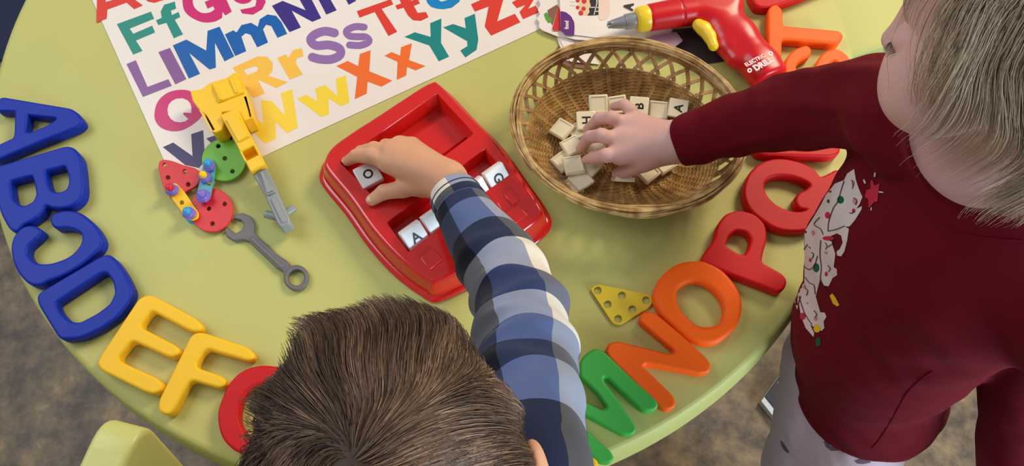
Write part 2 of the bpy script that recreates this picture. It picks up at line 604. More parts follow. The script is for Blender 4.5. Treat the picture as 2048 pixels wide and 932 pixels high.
def nets(f, lo, hi, step, block=8, slack=1.4, newton=2):
    lo = np.array(lo, float); hi = np.array(hi, float)
    nb = np.ceil((hi - lo) / (step * block)).astype(int)
    ii = np.stack(np.meshgrid(*[np.arange(n) for n in nb], indexing='ij'), -1).reshape(-1, 3)
    cen = lo + (ii + 0.5) * step * block
    d = f(cen)
    act = ii[np.abs(d) < step * block * 0.87 * slack]
    B = block + 1
    loc = np.stack(np.meshgrid(*[np.arange(B)] * 3, indexing='ij'), -1).reshape(-1, 3)
    dims = nb * block + 2
    key = lambda c: (c[:, 0].astype(np.int64) * dims[1] + c[:, 1]) * dims[2] + c[:, 2]
    cells, pos = [], []
    edges = []
    for s in range(0, len(act), 400):
        ab = act[s:s + 400]
        g = (ab[:, None, :] * block + loc[None]).reshape(-1, 3)
        val = f(lo + g * step).reshape(len(ab), B, B, B)
        cub = np.stack([val[:, i:i + block, j:j + block, k:k + block] for i in (0, 1) for j in (0, 1) for k in (0, 1)], -1)
        sg = cub < 0
        m = sg.any(-1) & ~sg.all(-1)
        bi, x, y, z = np.nonzero(m)
        if len(bi) == 0: continue
        c = ab[bi] * block + np.stack([x, y, z], 1)
        cv = cub[bi, x, y, z]
        corners = np.array([(i, j, k) for i in (0, 1) for j in (0, 1) for k in (0, 1)], float)
        acc = np.zeros((len(c), 3)); cnt = np.zeros(len(c))
        for a in range(8):
            for b in range(a + 1, 8):
                if np.abs(corners[a] - corners[b]).sum() != 1: continue
                va, vb = cv[:, a], cv[:, b]
                cr = (va < 0) != (vb < 0)
                t = np.where(cr, va / (va - vb + 1e-20), 0)
                acc += np.where(cr[:, None], corners[a] + (corners[b] - corners[a]) * t[:, None], 0)
                cnt += cr
        cells.append(c); pos.append(lo + (c + acc / cnt[:, None]) * step)
        for ax in range(3):
            o = [4, 2, 1][ax]
            cr = (cv[:, 0] < 0) != (cv[:, o] < 0)
            edges.append((ax, c[cr], cv[cr, 0] < 0))
    cells = np.concatenate(cells); pos = np.concatenate(pos)
    ky = key(cells); order = np.argsort(ky); ks = ky[order]
    faces = []
    for ax, c, neg in edges:
        u = np.eye(3, dtype=int)[(ax + 1) % 3]; v = np.eye(3, dtype=int)[(ax + 2) % 3]
        q = []
        ok = np.ones(len(c), bool)
        for dlt in (0 * u, u, u + v, v):
            kk = key(c - dlt)
            ix = np.searchsorted(ks, kk)
            ix = np.minimum(ix, len(ks) - 1)
            ok &= ks[ix] == kk
            q.append(order[ix])
        q = np.stack(q, 1)
        q = np.where(neg[:, None], q, q[:, ::-1])
        faces.append(q[ok])
    faces = np.concatenate(faces)
    e = step * 0.25
    for _ in range(newton):
        d0 = f(pos)
        g = np.stack([f(pos + np.array(x)) - d0 for x in ((e, 0, 0), (0, e, 0), (0, 0, e))], 1) / e
        gn = (g ** 2).sum(1)
        mv = -(d0 / (gn + 1e-6))[:, None] * g
        ln = np.sqrt((mv ** 2).sum(1)); mv *= np.minimum(1, step * 0.7 / (ln + 1e-12))[:, None]
        pos = pos + mv
    return pos, faces


def mesh_np(name, v, f, mats, parent=None, smooth=True, matidx=None, uv=None, col=None):
    me = bpy.data.meshes.new(name)
    v = np.asarray(v, float)
    if parent is not None:
        inv = np.array(parent.matrix_world.inverted())
        v = v @ inv[:3, :3].T + inv[:3, 3]
    me.vertices.add(len(v)); me.vertices.foreach_set('co', v.astype(np.float32).ravel())
    f = np.asarray(f)
    n, k = f.shape
    me.loops.add(n * k); me.loops.foreach_set('vertex_index', f.astype(np.int32).ravel())
    me.polygons.add(n)
    me.polygons.foreach_set('loop_start', np.arange(0, n * k, k, dtype=np.int32))
    me.polygons.foreach_set('loop_total', np.full(n, k, dtype=np.int32))
    if not isinstance(mats, (list, tuple)): mats = [mats]
    for m in mats: me.materials.append(m)
    if matidx is not None: me.polygons.foreach_set('material_index', np.asarray(matidx, dtype=np.int32))
    me.update(calc_edges=True)
    me.polygons.foreach_set('use_smooth', [smooth] * n)
    if uv is not None:
        l = me.uv_layers.new(name='UVMap')
        l.data.foreach_set('uv', np.asarray(uv, dtype=np.float32)[f.ravel()].ravel())
    if col is not None:
        ca = me.color_attributes.new('strand', 'FLOAT_COLOR', 'POINT')
        ca.data.foreach_set('color', np.asarray(col, dtype=np.float32).ravel())
    me.validate()
    o = bpy.data.objects.new(name, me)
    C.objects.link(o)
    if parent is not None: o.parent = parent
    bpy.context.view_layer.update()
    return o


def fold(p, amp, sc_, seed):
    """cheap smooth pseudo-noise for cloth folds"""
    r = np.random.default_rng(seed)
    s = np.zeros(len(p))
    for i in range(5):
        k = r.normal(size=3) * sc_ * (1 + i * 0.35)
        s += np.sin(p @ k + r.uniform(0, 6.28) + 1.2 * np.sin(p @ (r.normal(size=3) * sc_ * 0.6) + i)) / (1 + 0.5 * i)
    return s * amp

# ================================================================= setting
mb = MB()
mb.add([(-3.2, -3.2, 0), (3.2, -3.2, 0), (3.2, 3.6, 0), (-3.2, 3.6, 0)], [(0, 1, 2, 3)])
tag(mb.build('floor', M['floor'], smooth=False), kind='structure')

v, f = curve_solid([fillet([(-3.0, 1.0), (-0.93, 1.0), (-0.80, 3.2), (-3.0, 3.2)], 0.05)], 0.0, 0.008, 0.003)
mb = MB(); mb.add(v, f)
tag(mb.build('rug', M['rug'], origin=centre(v)), 'dark navy carpet lying on the floor beyond the left rim of the round table', 'rug')

# ---- the round table
TC = (-0.123, 0.672); TR = 0.602
root = empty('round_table', (TC[0], TC[1], 0), 'round lime green play table covered with toys and letters', 'table')
def flared_top(mb, prof_xy, z, flare=0.009, th=0.054):
    n = len(prof_xy)
    cx_ = sum(p[0] for p in prof_xy) / n; cy_ = sum(p[1] for p in prof_xy) / n
    sg = 1 if area2(prof_xy) > 0 else -1
    def off(d):
        out = []
        for i in range(n):
            a = Vector(prof_xy[i - 1]); b = Vector(prof_xy[(i + 1) % n]); t = (b - a).normalized()
            out.append((prof_xy[i][0] + t.y * d * sg, prof_xy[i][1] - t.x * d * sg))
        return out
    rings = [(-0.006, 0), (-0.003, -0.0006), (-0.0008, -0.002), (0.0008, -0.0045), (0.002, -0.008), (flare, -th + 0.003), (flare, -th), (flare - 0.004, -th), (flare - 0.007, -th + 0.01)]
    v = []; f = []
    for d, dz in rings: v += [(p[0], p[1], z + dz) for p in off(d)]
    for r_ in range(len(rings) - 1):
        for k in range(n):
            q = (r_ * n + k, (r_ + 1) * n + k, (r_ + 1) * n + (k + 1) % n, r_ * n + (k + 1) % n)
            f.append(q if sg > 0 else tuple(reversed(q)))
    mb.add(v, f)
    v2, f2 = flat_poly([off(-0.006)], z); mb.add(v2, f2)
    v2, f2 = flat_poly([off(flare - 0.007)], z - th + 0.01); mb.add(v2, [tuple(reversed(q)) for q in f2])
mb = MB(); flared_top(mb, [(TC[0] + TR * math.cos(t * math.pi / 90), TC[1] + TR * math.sin(t * math.pi / 90)) for t in range(180)], TT)
mb.build('tabletop', M['table'], root)
for a in (35, 125, 215, 305):
    x, y = TC[0] + 0.43 * math.cos(R(a)), TC[1] + 0.43 * math.sin(R(a))
    mb = MB(); v, f = lathe((x, y, 0.0), (x, y, 1), [(0, 0.020), (0.004, 0.024), (0.03, 0.024), (0.034, 0.019), (TT - 0.07, 0.022), (TT - 0.034, 0.03)], 24)
    mb.add(v, f); mb.build('leg', M['leg'], root)

# ---- second table touching it at the upper right
HS = -0.058     # its top is a little lower, so the round rim overlaps it
a0 = P(1709, 108, HS); a1 = P(1792, 82, HS)
d = (a1 - a0).to_2d().normalized()
nrm = Vector((-d.y, d.x))
p0 = a0.to_2d() - d * 0.05
loop = fillet([q.to_tuple() for q in (p0, p0 + d * 0.70, p0 + d * 0.70 + nrm * 0.70, p0 + nrm * 0.70)], 0.03, 5)
root = empty('side_table', (p0.x + 0.3, p0.y + 0.3, 0), 'second lime green table butting against the far right rim of the round one', 'table')
mb = MB(); flared_top(mb, loop, TT + HS, 0.006, 0.045)
mb.build('tabletop', M['table'], root)
for q in (p0 + d * 0.63 + nrm * 0.07, p0 + d * 0.63 + nrm * 0.63, p0 + d * 0.10 + nrm * 0.63, p0 + d * 0.07 + nrm * 0.07):
    mb = MB(); v, f = lathe((q.x, q.y, 0.0), (q.x, q.y, 1), [(0, 0.020), (0.004, 0.024), (0.03, 0.024), (0.034, 0.019), (TT + HS - 0.034, 0.022)], 20)
    mb.add(v, f); mb.build('leg', M['leg'], root)

# ---- child's chair, lower left
def chair():
    top = P(290, 838, 0.15)
    low = P(374, 930, 0.02)
    root = empty('child_chair', (top.x - 0.08, top.y - 0.16, 0), 'lime green moulded plastic chair standing at the left of the boy', 'chair')
    # back panel: profile in the (horizontal run, z) plane, thickness to the left
    e = Vector((low.x - top.x, low.y - top.y)); 
    run = Vector((-0.20, -0.98)).normalized()
    side = Vector((run.y, -run.x))  # to the left (-x)
    if side.x > 0: side = -side
    z = TT + 0.15
    prof = fillet([(0.0, z), (0.34, z), (0.27, 0.28), (0.085, 0.28)], 0.035, 8)
    th = 0.042
    v, f = curve_solid([prof], 0, th, 0.006, 3)
    mtx = Matrix(((run.x, 0, side.x, top.x), (run.y, 0, side.y, top.y), (0, 1, 0, 0), (0, 0, 0, 1)))
    mb = MB(); mb.add(v, f, 0, mtx); mb.build('backrest', M['chair'], root)
    # seat
    o = Vector((top.x, top.y)) + run * 0.18
    sq = [o + run * a - side * b for a, b in ((-0.16, 0.0), (0.17, 0.0), (0.16, 0.16), (-0.15, 0.16))]
    sq = fillet([(q.x, q.y) for q in sq], 0.05, 6)
    if area2(sq) < 0: sq = sq[::-1]
    v, f = curve_solid([sq], 0.27, 0.30, 0.01, 3)
    mb = MB(); mb.add(v, f); mb.build('seat', M['chair'], root)
    for a, b in ((-0.15, 0.03), (0.15, 0.03), (-0.12, 0.135), (0.13, 0.135)):
        q = o + run * a - side * b
        q2 = o + run * a * 1.12 - side * (b + (0.02 if b > 0.1 else -0.03))
        v, f = tube([(q2.x, q2.y, 0), (q2.x, q2.y, 0.01), (q.x, q.y, 0.275)], [0.014, 0.016, 0.018], 14)
        mb = MB(); mb.add(v, f); mb.build('leg', M['chair'], root)
chair()

# ---- picture book on the floor under the table's right rim
def book():
    h = -TT
    c = [P(1516, 806, h), P(1548, 846, h), P(1600, 800, h), P(1590, 726, h)]
    lp = [(p.x, p.y) for p in (c[0], c[1], P(1606, 816, h), P(1592, 700, h))]
    if area2(lp) < 0: lp = lp[::-1]
    root = empty('picture_book', (sum(p[0] for p in lp) / 4, sum(p[1] for p in lp) / 4, 0), 'dark book with white page edges lying on the floor under the rim beside the girl', 'book')
    mb = MB(); v, f = curve_solid([lp], 0.0, 0.018, 0.001, 1); mb.add(v, f); mb.build('pages', plastic('page_white', (214, 216, 214), rough=0.7), root)
    cx_, cy_ = sum(p[0] for p in lp) / 4, sum(p[1] for p in lp) / 4
    cov = [(cx_ + (x - cx_) * 0.97 + 0.006, cy_ + (y - cy_) * 0.97 + 0.008) for x, y in lp]
    mb = MB(); v, f = curve_solid([cov], 0.018, 0.0205, 0.0008, 1); mb.add(v, f)
    for (x, y, s) in ((1564, 772, 9), (1574, 748, 6), (1588, 784, 7)):
        q = [(x - s, y - s), (x + s, y - s * .6), (x + s * .8, y + s), (x - s, y + s * .8)]
        vv, ff = flat_poly([loopw(q, -TT + 0.0208)][:1], 0.0208)
        mb.add(vv, [tuple(reversed(t)) if False else t for t in ff], 1)
    mb.build('cover', [plastic('navy_cover', (40, 38, 52), rough=0.5), plastic('pink_squares', (168, 138, 136), rough=0.6)], root)
book()

# ================================================================= alphabet poster
Z1 = (0, 0, 2.589); Z2 = (560, 0, 2.9125)
PM = {'red': (222, 62, 46), 'teal': (44, 142, 126), 'mag': (206, 44, 112), 'lil': (136, 92, 150), 'blue': (22, 96, 172), 'ind': (62, 44, 128),
      'yel': (248, 194, 72), 'lem': (248, 216, 60), 'ora': (242, 112, 44), 'pur': (148, 110, 168), 'sea': (28, 134, 130), 'sky': (18, 132, 196), 'vio': (48, 32, 92)}
pm_names = list(PM)
pmats = [M['paper']] + [plastic('print_ink_' + k, c, rough=0.32, var=0.02, bump=0, spec=0.45) for k, c in PM.items()]
LET = []
def L(col, t, *loops): LET.append((col, [px(l, t) for l in loops]))
L('red', Z1, [(500, 118), (503, -75), (565, -98), (740, 28), (695, 48), (655, 14), (556, 50), (553, 97)], [(548, 10), (545, -45), (610, -8)])
L('red', Z1, [(745, -10), (765, 8), (800, 15), (830, 5), (870, -5), (850, -60), (790, -90), (740, -60)])
L('teal', Z1, [(605, 125), (782, 60), (798, 97), (672, 148), (690, 175), (788, 133), (803, 168), (704, 210), (738, 263), (690, 283)])
L('teal', Z1, [(808, 105), (838, 92), (832, 60), (850, 25), (905, 8), (912, 45), (885, 55), (890, 78), (925, 62), (933, 88), (905, 102), (948, 178), (900, 198), (862, 118), (820, 130)])
L('mag', Z1, spline([(945, 10), (955, -50), (1010, -95), (1085, -105), (1150, -80)], 4, False) + [(1120, -38)] + spline([(1080, -55), (1030, -45), (1000, -10), (1005, 35), (1040, 65), (1085, 65), (1112, 48)], 4, False) + [(1104, 32), (1075, 45), (1060, 10), (1160, -30), (1200, 60), (1167, 80), (1152, 62)] + spline([(1150, 92), (1110, 112), (1050, 115), (990, 90), (955, 55), (945, 10)], 4, False))
L('mag', Z1, [(1243, 50), (1255, 70), (1310, 76), (1358, 48), (1376, 10), (1340, -90), (1295, -70), (1328, 5), (1322, 32), (1298, 40)])
L('mag', Z1, spline([(1205, -20), (1220, 8), (1262, 20), (1302, 3), (1315, -40), (1280, -80), (1220, -70)], 4), spline([(1240, -30), (1262, -8), (1285, -20), (1275, -48), (1250, -50)], 4))
L('lil', Z1, [(655, 332), (703, 312), (764, 450), (872, 410), (890, 444), (740, 502)])
L('lil', Z1, [(820, 270), (880, 248), (965, 410), (908, 437)])
L('blue', Z1, [(895, 235), (965, 205), (1068, 262), (1075, 160), (1137, 138), (1213, 292), (1163, 318), (1113, 222), (1118, 350), (1085, 360), (980, 275), (1036, 382), (978, 407)])
L('blue', Z1, [(1165, 178), (1208, 157), (1225, 168), (1250, 130), (1300, 118), (1335, 138), (1345, 100), (1385, 75), (1430, 82), (1458, 115), (1487, 175), (1437, 196), (1405, 135), (1378, 128), (1362, 152), (1388, 220), (1332, 245), (1298, 180), (1272, 172), (1250, 190), (1275, 265), (1218, 290)])
L('ind', Z2, [(-47, 34), (56, 187), (122, 160), (68, 62), (188, 127), (240, 106), (155, -60), (95, -35), (150, 60), (15, 5)])
L('ind', Z2, [(215, -20), (270, 85), (330, 60), (290, -10), (335, -30), (370, -30), (400, 28), (443, 5), (400, -75), (320, -90), (220, -50)])
L('yel', Z1, [(1205, 350), (1335, 292), (1385, 295), (1412, 325), (1410, 368), (1388, 392), (1490, 425), (1430, 455), (1335, 412), (1370, 482), (1310, 508)], [(1262, 362), (1300, 347), (1320, 342), (1333, 346), (1338, 357), (1330, 369), (1310, 378), (1280, 389)])
L('yel', Z1, [(1435, 300), (1480, 282), (1492, 300), (1520, 258), (1562, 250), (1572, 290), (1538, 300), (1530, 325), (1568, 385), (1500, 412)])
LET.append(('pur', [stroke(px([(318, 192), (262, 182), (205, 200), (178, 232), (210, 265), (285, 262), (345, 282), (350, 320), (300, 345), (235, 345), (188, 333)], Z2), 17.5)]))
LET.append(('pur', [stroke(px([(490, 158), (435, 156), (388, 180), (402, 208), (450, 214), (500, 216), (518, 242), (470, 264), (405, 262)], Z2), 14)]))
L('red', Z2, [(447, 65), (645, -5), (660, 25), (592, 52), (683, 185), (632, 210), (552, 70), (463, 103)])
L('red', Z2, [(672, 32), (705, 20), (690, -20), (740, -40), (765, 5), (800, -10), (815, 20), (780, 35), (802, 75), (850, 70), (865, 100), (820, 122), (775, 118), (745, 90), (720, 45), (683, 55)])
L('sky', Z2, [(840, -30), (860, 20), (880, 40), (910, 50), (950, 54), (1000, 45), (1045, 10), (1055, -30), (990, -30), (975, 0), (940, 10), (910, -8), (905, -30)])
L('red', Z2, [(1112, 25), (1135, 68), (1215, 38), (1192, 155), (1230, 208), (1400, 130), (1368, 80), (1265, 125), (1300, 0), (1270, -45)])
L('red', Z2, [(1350, 15), (1380, 48), (1430, 28), (1395, 70), (1415, 112), (1512, 70), (1490, 32), (1445, 52), (1490, -20), (1460, -50)])
L('mag', Z1, spline([(800, 590), (815, 530), (860, 485), (920, 466), (985, 472), (1035, 520), (1045, 600), (965, 665), (900, 680), (840, 665), (808, 632)], 4), [(867, 565), (873, 542), (890, 522), (912, 511), (945, 508), (970, 518), (985, 535), (992, 558), (990, 585), (950, 583), (948, 592), (975, 616), (960, 628), (935, 634), (905, 630), (883, 615), (870, 592)])
L('vio', Z1, [(843, 762), (897, 738), (997, 808), (990, 695), (1052, 674), (1062, 830), (1030, 870), (960, 855)])
L('vio', Z1, [(1068, 717), (1122, 698), (1160, 740), (1165, 690), (1205, 675), (1200, 760), (1140, 785)])
L('lem', Z1, [(1370, 743), (1427, 719), (1425, 631), (1485, 689), (1542, 661), (1512, 463), (1455, 483), (1478, 601), (1410, 526), (1352, 516), (1366, 641), (1320, 611), (1250, 560), (1230, 590)])
L('lem', Z2, [(100, 575), (150, 552), (220, 590), (205, 515), (262, 495), (335, 560), (325, 460), (383, 440), (405, 595), (355, 618), (282, 572), (285, 665), (238, 680)])
L('ora', Z2, [(328, 385), (395, 355), (455, 385), (465, 315), (528, 292), (520, 415), (655, 470), (590, 505), (510, 475), (505, 545), (435, 578), (450, 448)])
L('ora', Z2, [(608, 325), (650, 303), (700, 325), (705, 275), (768, 252), (752, 350), (848, 385), (790, 410), (740, 390), (735, 440), (680, 465), (685, 360)])
L('sea', Z2, [(725, 215), (785, 188), (878, 215), (875, 135), (940, 108), (938, 250), (985, 330), (925, 357), (870, 265)])
L('sea', Z2, [(950, 160), (1008, 140), (1082, 165), (1075, 105), (1135, 80), (1155, 230), (1145, 290), (1080, 335), (1050, 295), (1092, 268), (1090, 240)])
c0 = P(359, 390).to_2d(); eb = (P(1110, 45).to_2d() - c0).normalized(); el = (P(166, 0).to_2d() - c0).normalized()
el = (el - eb * el.dot(eb)).normalized()
W = 0.62; Hh = 0.47
pl = [c0, c0 + eb * W, c0 + eb * W + el * Hh, c0 + el * Hh]
pl = fillet([(q.x, q.y) for q in pl], 0.006, 3)
if area2(pl) < 0: pl = pl[::-1]
mb = MB(); v, f = curve_solid([pl], TT + 0.0001, TT + 0.0009, 0.0003, 1); mb.add(v, f, 0)
for col, loops in LET:
    v, f = flat_poly([loopw(l, 0.0010) for l in loops], TT + 0.0011)
    mb.add(v, f, 1 + pm_names.index(col))
tag(mb.build('alphabet_poster', pmats, smooth=False, origin=(c0.x, c0.y, TT)), 'laminated white poster with colourful upper and lower case letters', 'poster')

# ================================================================= big plastic letters
HL = 0.018
C1 = (0, 180, 5.825); C2 = (0, 280, 4.66); C3 = (10, 400, 3.107); C4 = (180, 580, 3.328)
C5 = (1150, 680, 3.7); C6 = (1200, 510, 2.823); C7 = (1380, 280, 2.741)
def letter(nm, mat, loops, label, group, b=0.0034, h=HL, z=0.0):
    lw = [loopw(l, h * 0.85) for l in loops]
    v, f = curve_solid(lw, TT + 0.0002 + z, TT + h + z, b, 4, 0.0010)
    mb = MB(); mb.add(v, f)
    return tag(mb.build('letter_' + nm, M[mat], flat_angle=60, origin=centre(v)), label, 'letter', group)
letter('a', 'blue', [fillet(px([(-45, 150), (30, 93), (830, 228), (925, 290), (975, 375), (900, 435), (480, 600), (20, 795), (-70, 830), (-110, 780), (-100, 690), (165, 570), (180, 520), (188, 262), (180, 246), (0, 246), (-45, 225)], C1), 7),
                     fillet(px([(325, 288), (655, 325), (668, 350), (560, 422), (370, 505), (305, 495)], C1), 3)], 'blue plastic letter A, topmost of the blue letters at the left rim', 'big plastic letters around the table')
letter('b', 'blue', [fillet(px([(-45, 265), (620, 66), (690, 80), (752, 150), (775, 300), (785, 480), (755, 560), (640, 632), (500, 635), (425, 598), (395, 690), (300, 755), (210, 795), (165, 862), (100, 835), (15, 680), (-30, 450)], C2), 12),
                     fillet(px([(95, 385), (310, 330), (335, 420), (350, 510), (320, 580), (240, 625), (180, 612), (125, 560)], C2), 5),
                     fillet(px([(420, 290), (615, 240), (645, 320), (655, 400), (630, 470), (560, 500), (490, 490), (450, 420)], C2), 5)], 'blue plastic letter B, between the blue A and the blue C', 'big plastic letters around the table')
letter('c', 'blue', [spline(px([(110, 180), (60, 240), (48, 330), (85, 440), (150, 515), (215, 528), (280, 500), (350, 475), (460, 415), (540, 350), (596, 295), (606, 240), (560, 160), (475, 90), (390, 72), (310, 90), (290, 130), (318, 172), (400, 172), (470, 200), (487, 240), (465, 300), (400, 360), (290, 400), (200, 398), (145, 345), (150, 285), (215, 225), (225, 190), (170, 165)], C3), 4)],
       'blue plastic letter C lying open side up between B and D', 'big plastic letters around the table')
letter('d', 'blue', [fillet(px([(206, 600), (235, 572), (610, 350), (655, 345), (700, 385), (755, 470), (800, 570), (775, 640), (700, 730), (600, 800), (480, 855), (400, 865), (345, 862), (215, 650)], C3), 10),
                     fillet(px([(315, 640), (600, 455), (640, 450), (680, 510), (692, 580), (660, 650), (580, 710), (470, 768), (420, 765), (380, 740), (335, 690)], C3), 7)], 'blue plastic letter D touching the yellow E', 'big plastic letters around the table')
letter('e', 'yellow', [fillet(px([(60, 480), (80, 440), (330, 65), (385, 38), (440, 55), (700, 195), (745, 235), (735, 272), (685, 275), (640, 255), (425, 138), (395, 150), (342, 225), (342, 258), (560, 370), (598, 400), (590, 430), (540, 447), (480, 420), (300, 338), (265, 350), (195, 440), (195, 475), (260, 510), (440, 590), (488, 630), (480, 668), (430, 690), (370, 675), (85, 535), (60, 500)], C4), 7)],
       'yellow plastic letter E between the blue D and the yellow F', 'big plastic letters around the table')
letter('f', 'yellow', [fillet(px([(675, 315), (710, 290), (760, 292), (1040, 385), (1085, 420), (1090, 450), (1055, 468), (1000, 452), (785, 388), (750, 410), (705, 490), (715, 525), (870, 578), (908, 605), (900, 635), (860, 648), (690, 598), (655, 615), (560, 800), (530, 830), (480, 818), (460, 785), (470, 730)], C4), 7)],
       'yellow plastic letter F between the yellow E and the red letter', 'big plastic letters around the table')
letter('g', 'red', [spline([(525, 733), (490, 742), (463, 765), (446, 800), (438, 830), (443, 865), (457, 888), (482, 905), (530, 915), (575, 900), (600, 865), (602, 830), (575, 818), (545, 822), (545, 845), (568, 852), (560, 872), (525, 885), (497, 875), (480, 850), (477, 825), (486, 795), (508, 773), (540, 765), (568, 780), (592, 775), (590, 752), (565, 738)], 3)],
       'red plastic letter G half hidden by the boy\'s head', 'big plastic letters around the table')
letter('m', 'green', [fillet(px([(150, 68), (215, 92), (420, 290), (600, 445), (612, 485), (590, 515), (530, 528), (490, 510), (240, 275), (205, 270), (210, 310), (320, 460), (435, 630), (450, 670), (420, 700), (360, 702), (60, 540), (-20, 500), (-50, 520), (-30, 560), (60, 655), (260, 830), (285, 880), (250, 912), (190, 905), (40, 790), (-100, 660), (-180, 560), (-150, 480), (-130, 430), (-60, 400), (40, 450), (200, 525), (235, 512), (240, 490), (160, 380), (40, 270), (35, 180), (60, 130), (100, 95)], C5), 6)],
       'green plastic letter M beside the plaid sleeve', 'big plastic letters around the table')
letter('l', 'yellow', [fillet([(1160, 935), (1167, 918), (1180, 913), (1194, 921), (1195, 945), (1128, 1020), (1150, 1050), (1136, 1066), (1085, 1030)], 8)],
       'yellow plastic letter L of which one rounded end shows at the lower edge', 'big plastic letters around the table')
letter('n', 'orange', [fillet(px([(35, 545), (50, 505), (95, 492), (385, 562), (425, 552), (415, 530), (260, 400), (222, 368), (240, 328), (290, 322), (330, 350), (450, 450), (600, 590), (622, 625), (612, 662), (560, 672), (430, 645), (260, 612), (240, 625), (245, 640), (400, 790), (425, 830), (415, 862), (375, 875), (340, 855), (50, 575)], C6), 6)],
       'orange plastic letter N between the green M and the orange O', 'big plastic letters around the table')
letter('o', 'orange', [spline(px([(520, 37), (610, 42), (690, 90), (760, 170), (795, 250), (795, 330), (762, 410), (700, 468), (640, 500), (560, 497), (480, 450), (390, 370), (330, 310), (305, 230), (330, 150), (390, 85), (450, 50)], C6), 4),
                       spline(px([(428, 230), (442, 185), (500, 152), (560, 150), (640, 195), (695, 270), (702, 330), (680, 385), (620, 408), (550, 400), (480, 345), (440, 285)], C6), 4)], 'orange plastic letter O beside the yellow perforated triangle', 'big plastic letters around the table', b=0.006)
letter('p', 'red', [fillet(px([(65, 650), (80, 620), (130, 555), (150, 470), (195, 410), (270, 390), (350, 410), (408, 465), (418, 540), (395, 620), (385, 675), (505, 740), (527, 775), (515, 815), (480, 838), (440, 820), (220, 735), (85, 680)], C7), 10),
                    fillet(px([(190, 585), (207, 530), (250, 495), (310, 505), (338, 545), (322, 600), (298, 640), (250, 622)], C7), 6)], 'red plastic letter P between the orange O and the red Q', 'big plastic letters around the table')
letter('q', 'red', [spline(px([(295, 290), (318, 200), (385, 133), (480, 108), (590, 125), (675, 165), (712, 205), (760, 190), (800, 170), (840, 182), (842, 225), (800, 270), (775, 310), (770, 370), (720, 440), (650, 490), (560, 502), (470, 487), (380, 430), (320, 370)], C7), 4),
                    spline(px([(402, 262), (415, 222), (470, 198), (550, 200), (625, 225), (658, 252), (630, 280), (592, 300), (577, 340), (600, 375), (640, 385), (600, 398), (540, 392), (470, 360), (420, 310)], C7), 4)], 'red plastic letter Q between the red P and the girl\'s printed front', 'big plastic letters around the table')
letter('r', 'red', [fillet([(1512, 306), (1505, 290), (1512, 205), (1550, 178), (1590, 186), (1605, 215), (1672, 195), (1685, 208), (1680, 225), (1612, 250), (1612, 272), (1665, 281), (1679, 293), (1677, 308), (1660, 314), (1530, 310)], 7), fillet([(1538, 270), (1535, 225), (1555, 205), (1582, 215), (1582, 268)], 5)],
       'red plastic letter R showing as a bar below the girl\'s sleeve', 'big plastic letters around the table')
letter('s', 'orange', [stroke([(1610, 104), (1592, 113), (1580, 130), (1584, 152), (1602, 168), (1626, 164), (1638, 143), (1650, 120), (1668, 111), (1686, 122), (1692, 145), (1684, 168), (1668, 178)], 22)],
       'orange plastic letter S between the orange T and the girl\'s sleeve', 'big plastic letters around the table')
letter('t', 'orange', [fillet([(1537, 165), (1536, 20), (1549, 9), (1563, 20), (1564, 54), (1678, 64), (1686, 74), (1676, 88), (1562, 78), (1560, 165), (1548, 172)], 8)],
       'orange plastic letter T just beyond the red drill', 'big plastic letters around the table')
letter('u', 'red', [fillet([(1500, -5), (1512, 14), (1535, 16), (1598, -4), (1660, -30), (1655, -48), (1560, -25), (1525, -40), (1520, -60), (1600, -95), (1592, -110), (1505, -80), (1490, -50)], 8)],
       'red plastic letter U cut by the upper edge, beyond the orange T', 'big plastic letters around the table')

# ================================================================= wrench, triangle
C8 = (300, 280, 2.912)
def ringloop(cx_, cy_, r, n=24, ry=None):
    ry = ry or r
    return [(cx_ + r * math.cos(2 * math.pi * k / n), cy_ + ry * math.sin(2 * math.pi * k / n)) for k in range(n)]
def wrench():
    out = [(485, 440), (540, 425), (590, 445), (610, 490), (607, 535), (640, 575), (690, 615), (740, 665), (800, 705), (822, 735)]
    cx_, cy_, r = 852, 802, 74
    arc = [(cx_ + r * math.cos(R(a)), cy_ + r * math.sin(R(a))) for a in range(-112, 196, 12)]
    back = [(775, 765), (735, 745), (680, 690), (620, 635), (575, 590), (540, 580), (490, 590), (445, 562), (435, 520), (452, 510), (500, 545), (538, 525), (548, 492), (530, 468), (492, 458)]
    lp = fillet(px(out + arc + back, C8), 2, 2)
    hole = px(ringloop(852, 802, 46), C8)
    v, f = curve_solid([loopw(lp, 0.005), loopw(hole, 0.005)], TT + 0.0003, TT + 0.0065, 0.0016, 2)
    mb = MB(); mb.add(v, f)
    # raised waist pad and raised ring lip
    v, f = curve_solid([loopw(px(ringloop(852, 802, 70), C8), 0.007), loopw(px(ringloop(852, 802, 49), C8), 0.007)], TT + 0.004, TT + 0.0078, 0.001, 2)
    mb.add(v, f)
    v, f = curve_solid([loopw(fillet(px([(600, 560), (640, 600), (720, 672), (790, 735), (765, 752), (690, 682), (620, 615), (575, 572)], C8), 4), 0.007)], TT + 0.004, TT + 0.0076, 0.001, 2)
    mb.add(v, f)
    tag(mb.build('toy_wrench', M['wrench'], origin=P(470, 500, 0)), 'grey plastic toy spanner with one open jaw and one ring end', 'toy wrench')
wrench()
def triangle():
    Z = (1100, 500, 2.157)
    lp = fillet(px([(172, 168), (205, 148), (432, 192), (446, 222), (430, 248), (302, 326), (270, 318)], Z), 7, 5)
    holes = [px(ringloop(x, y, 17, 20), Z) for x, y in ((205, 175), (310, 197), (415, 218), (248, 235), (355, 257), (293, 297))]
    v, f = curve_solid([loopw(lp, 0.003)] + [loopw(h, 0.003) for h in holes], TT + 0.0003, TT + 0.0038, 0.0006, 2)
    mb = MB(); mb.add(v, f)
    tag(mb.build('perforated_triangle', M['tri'], origin=P(1240, 610, 0)), 'yellow triangular construction plate with six round holes', 'toy plate')
triangle()

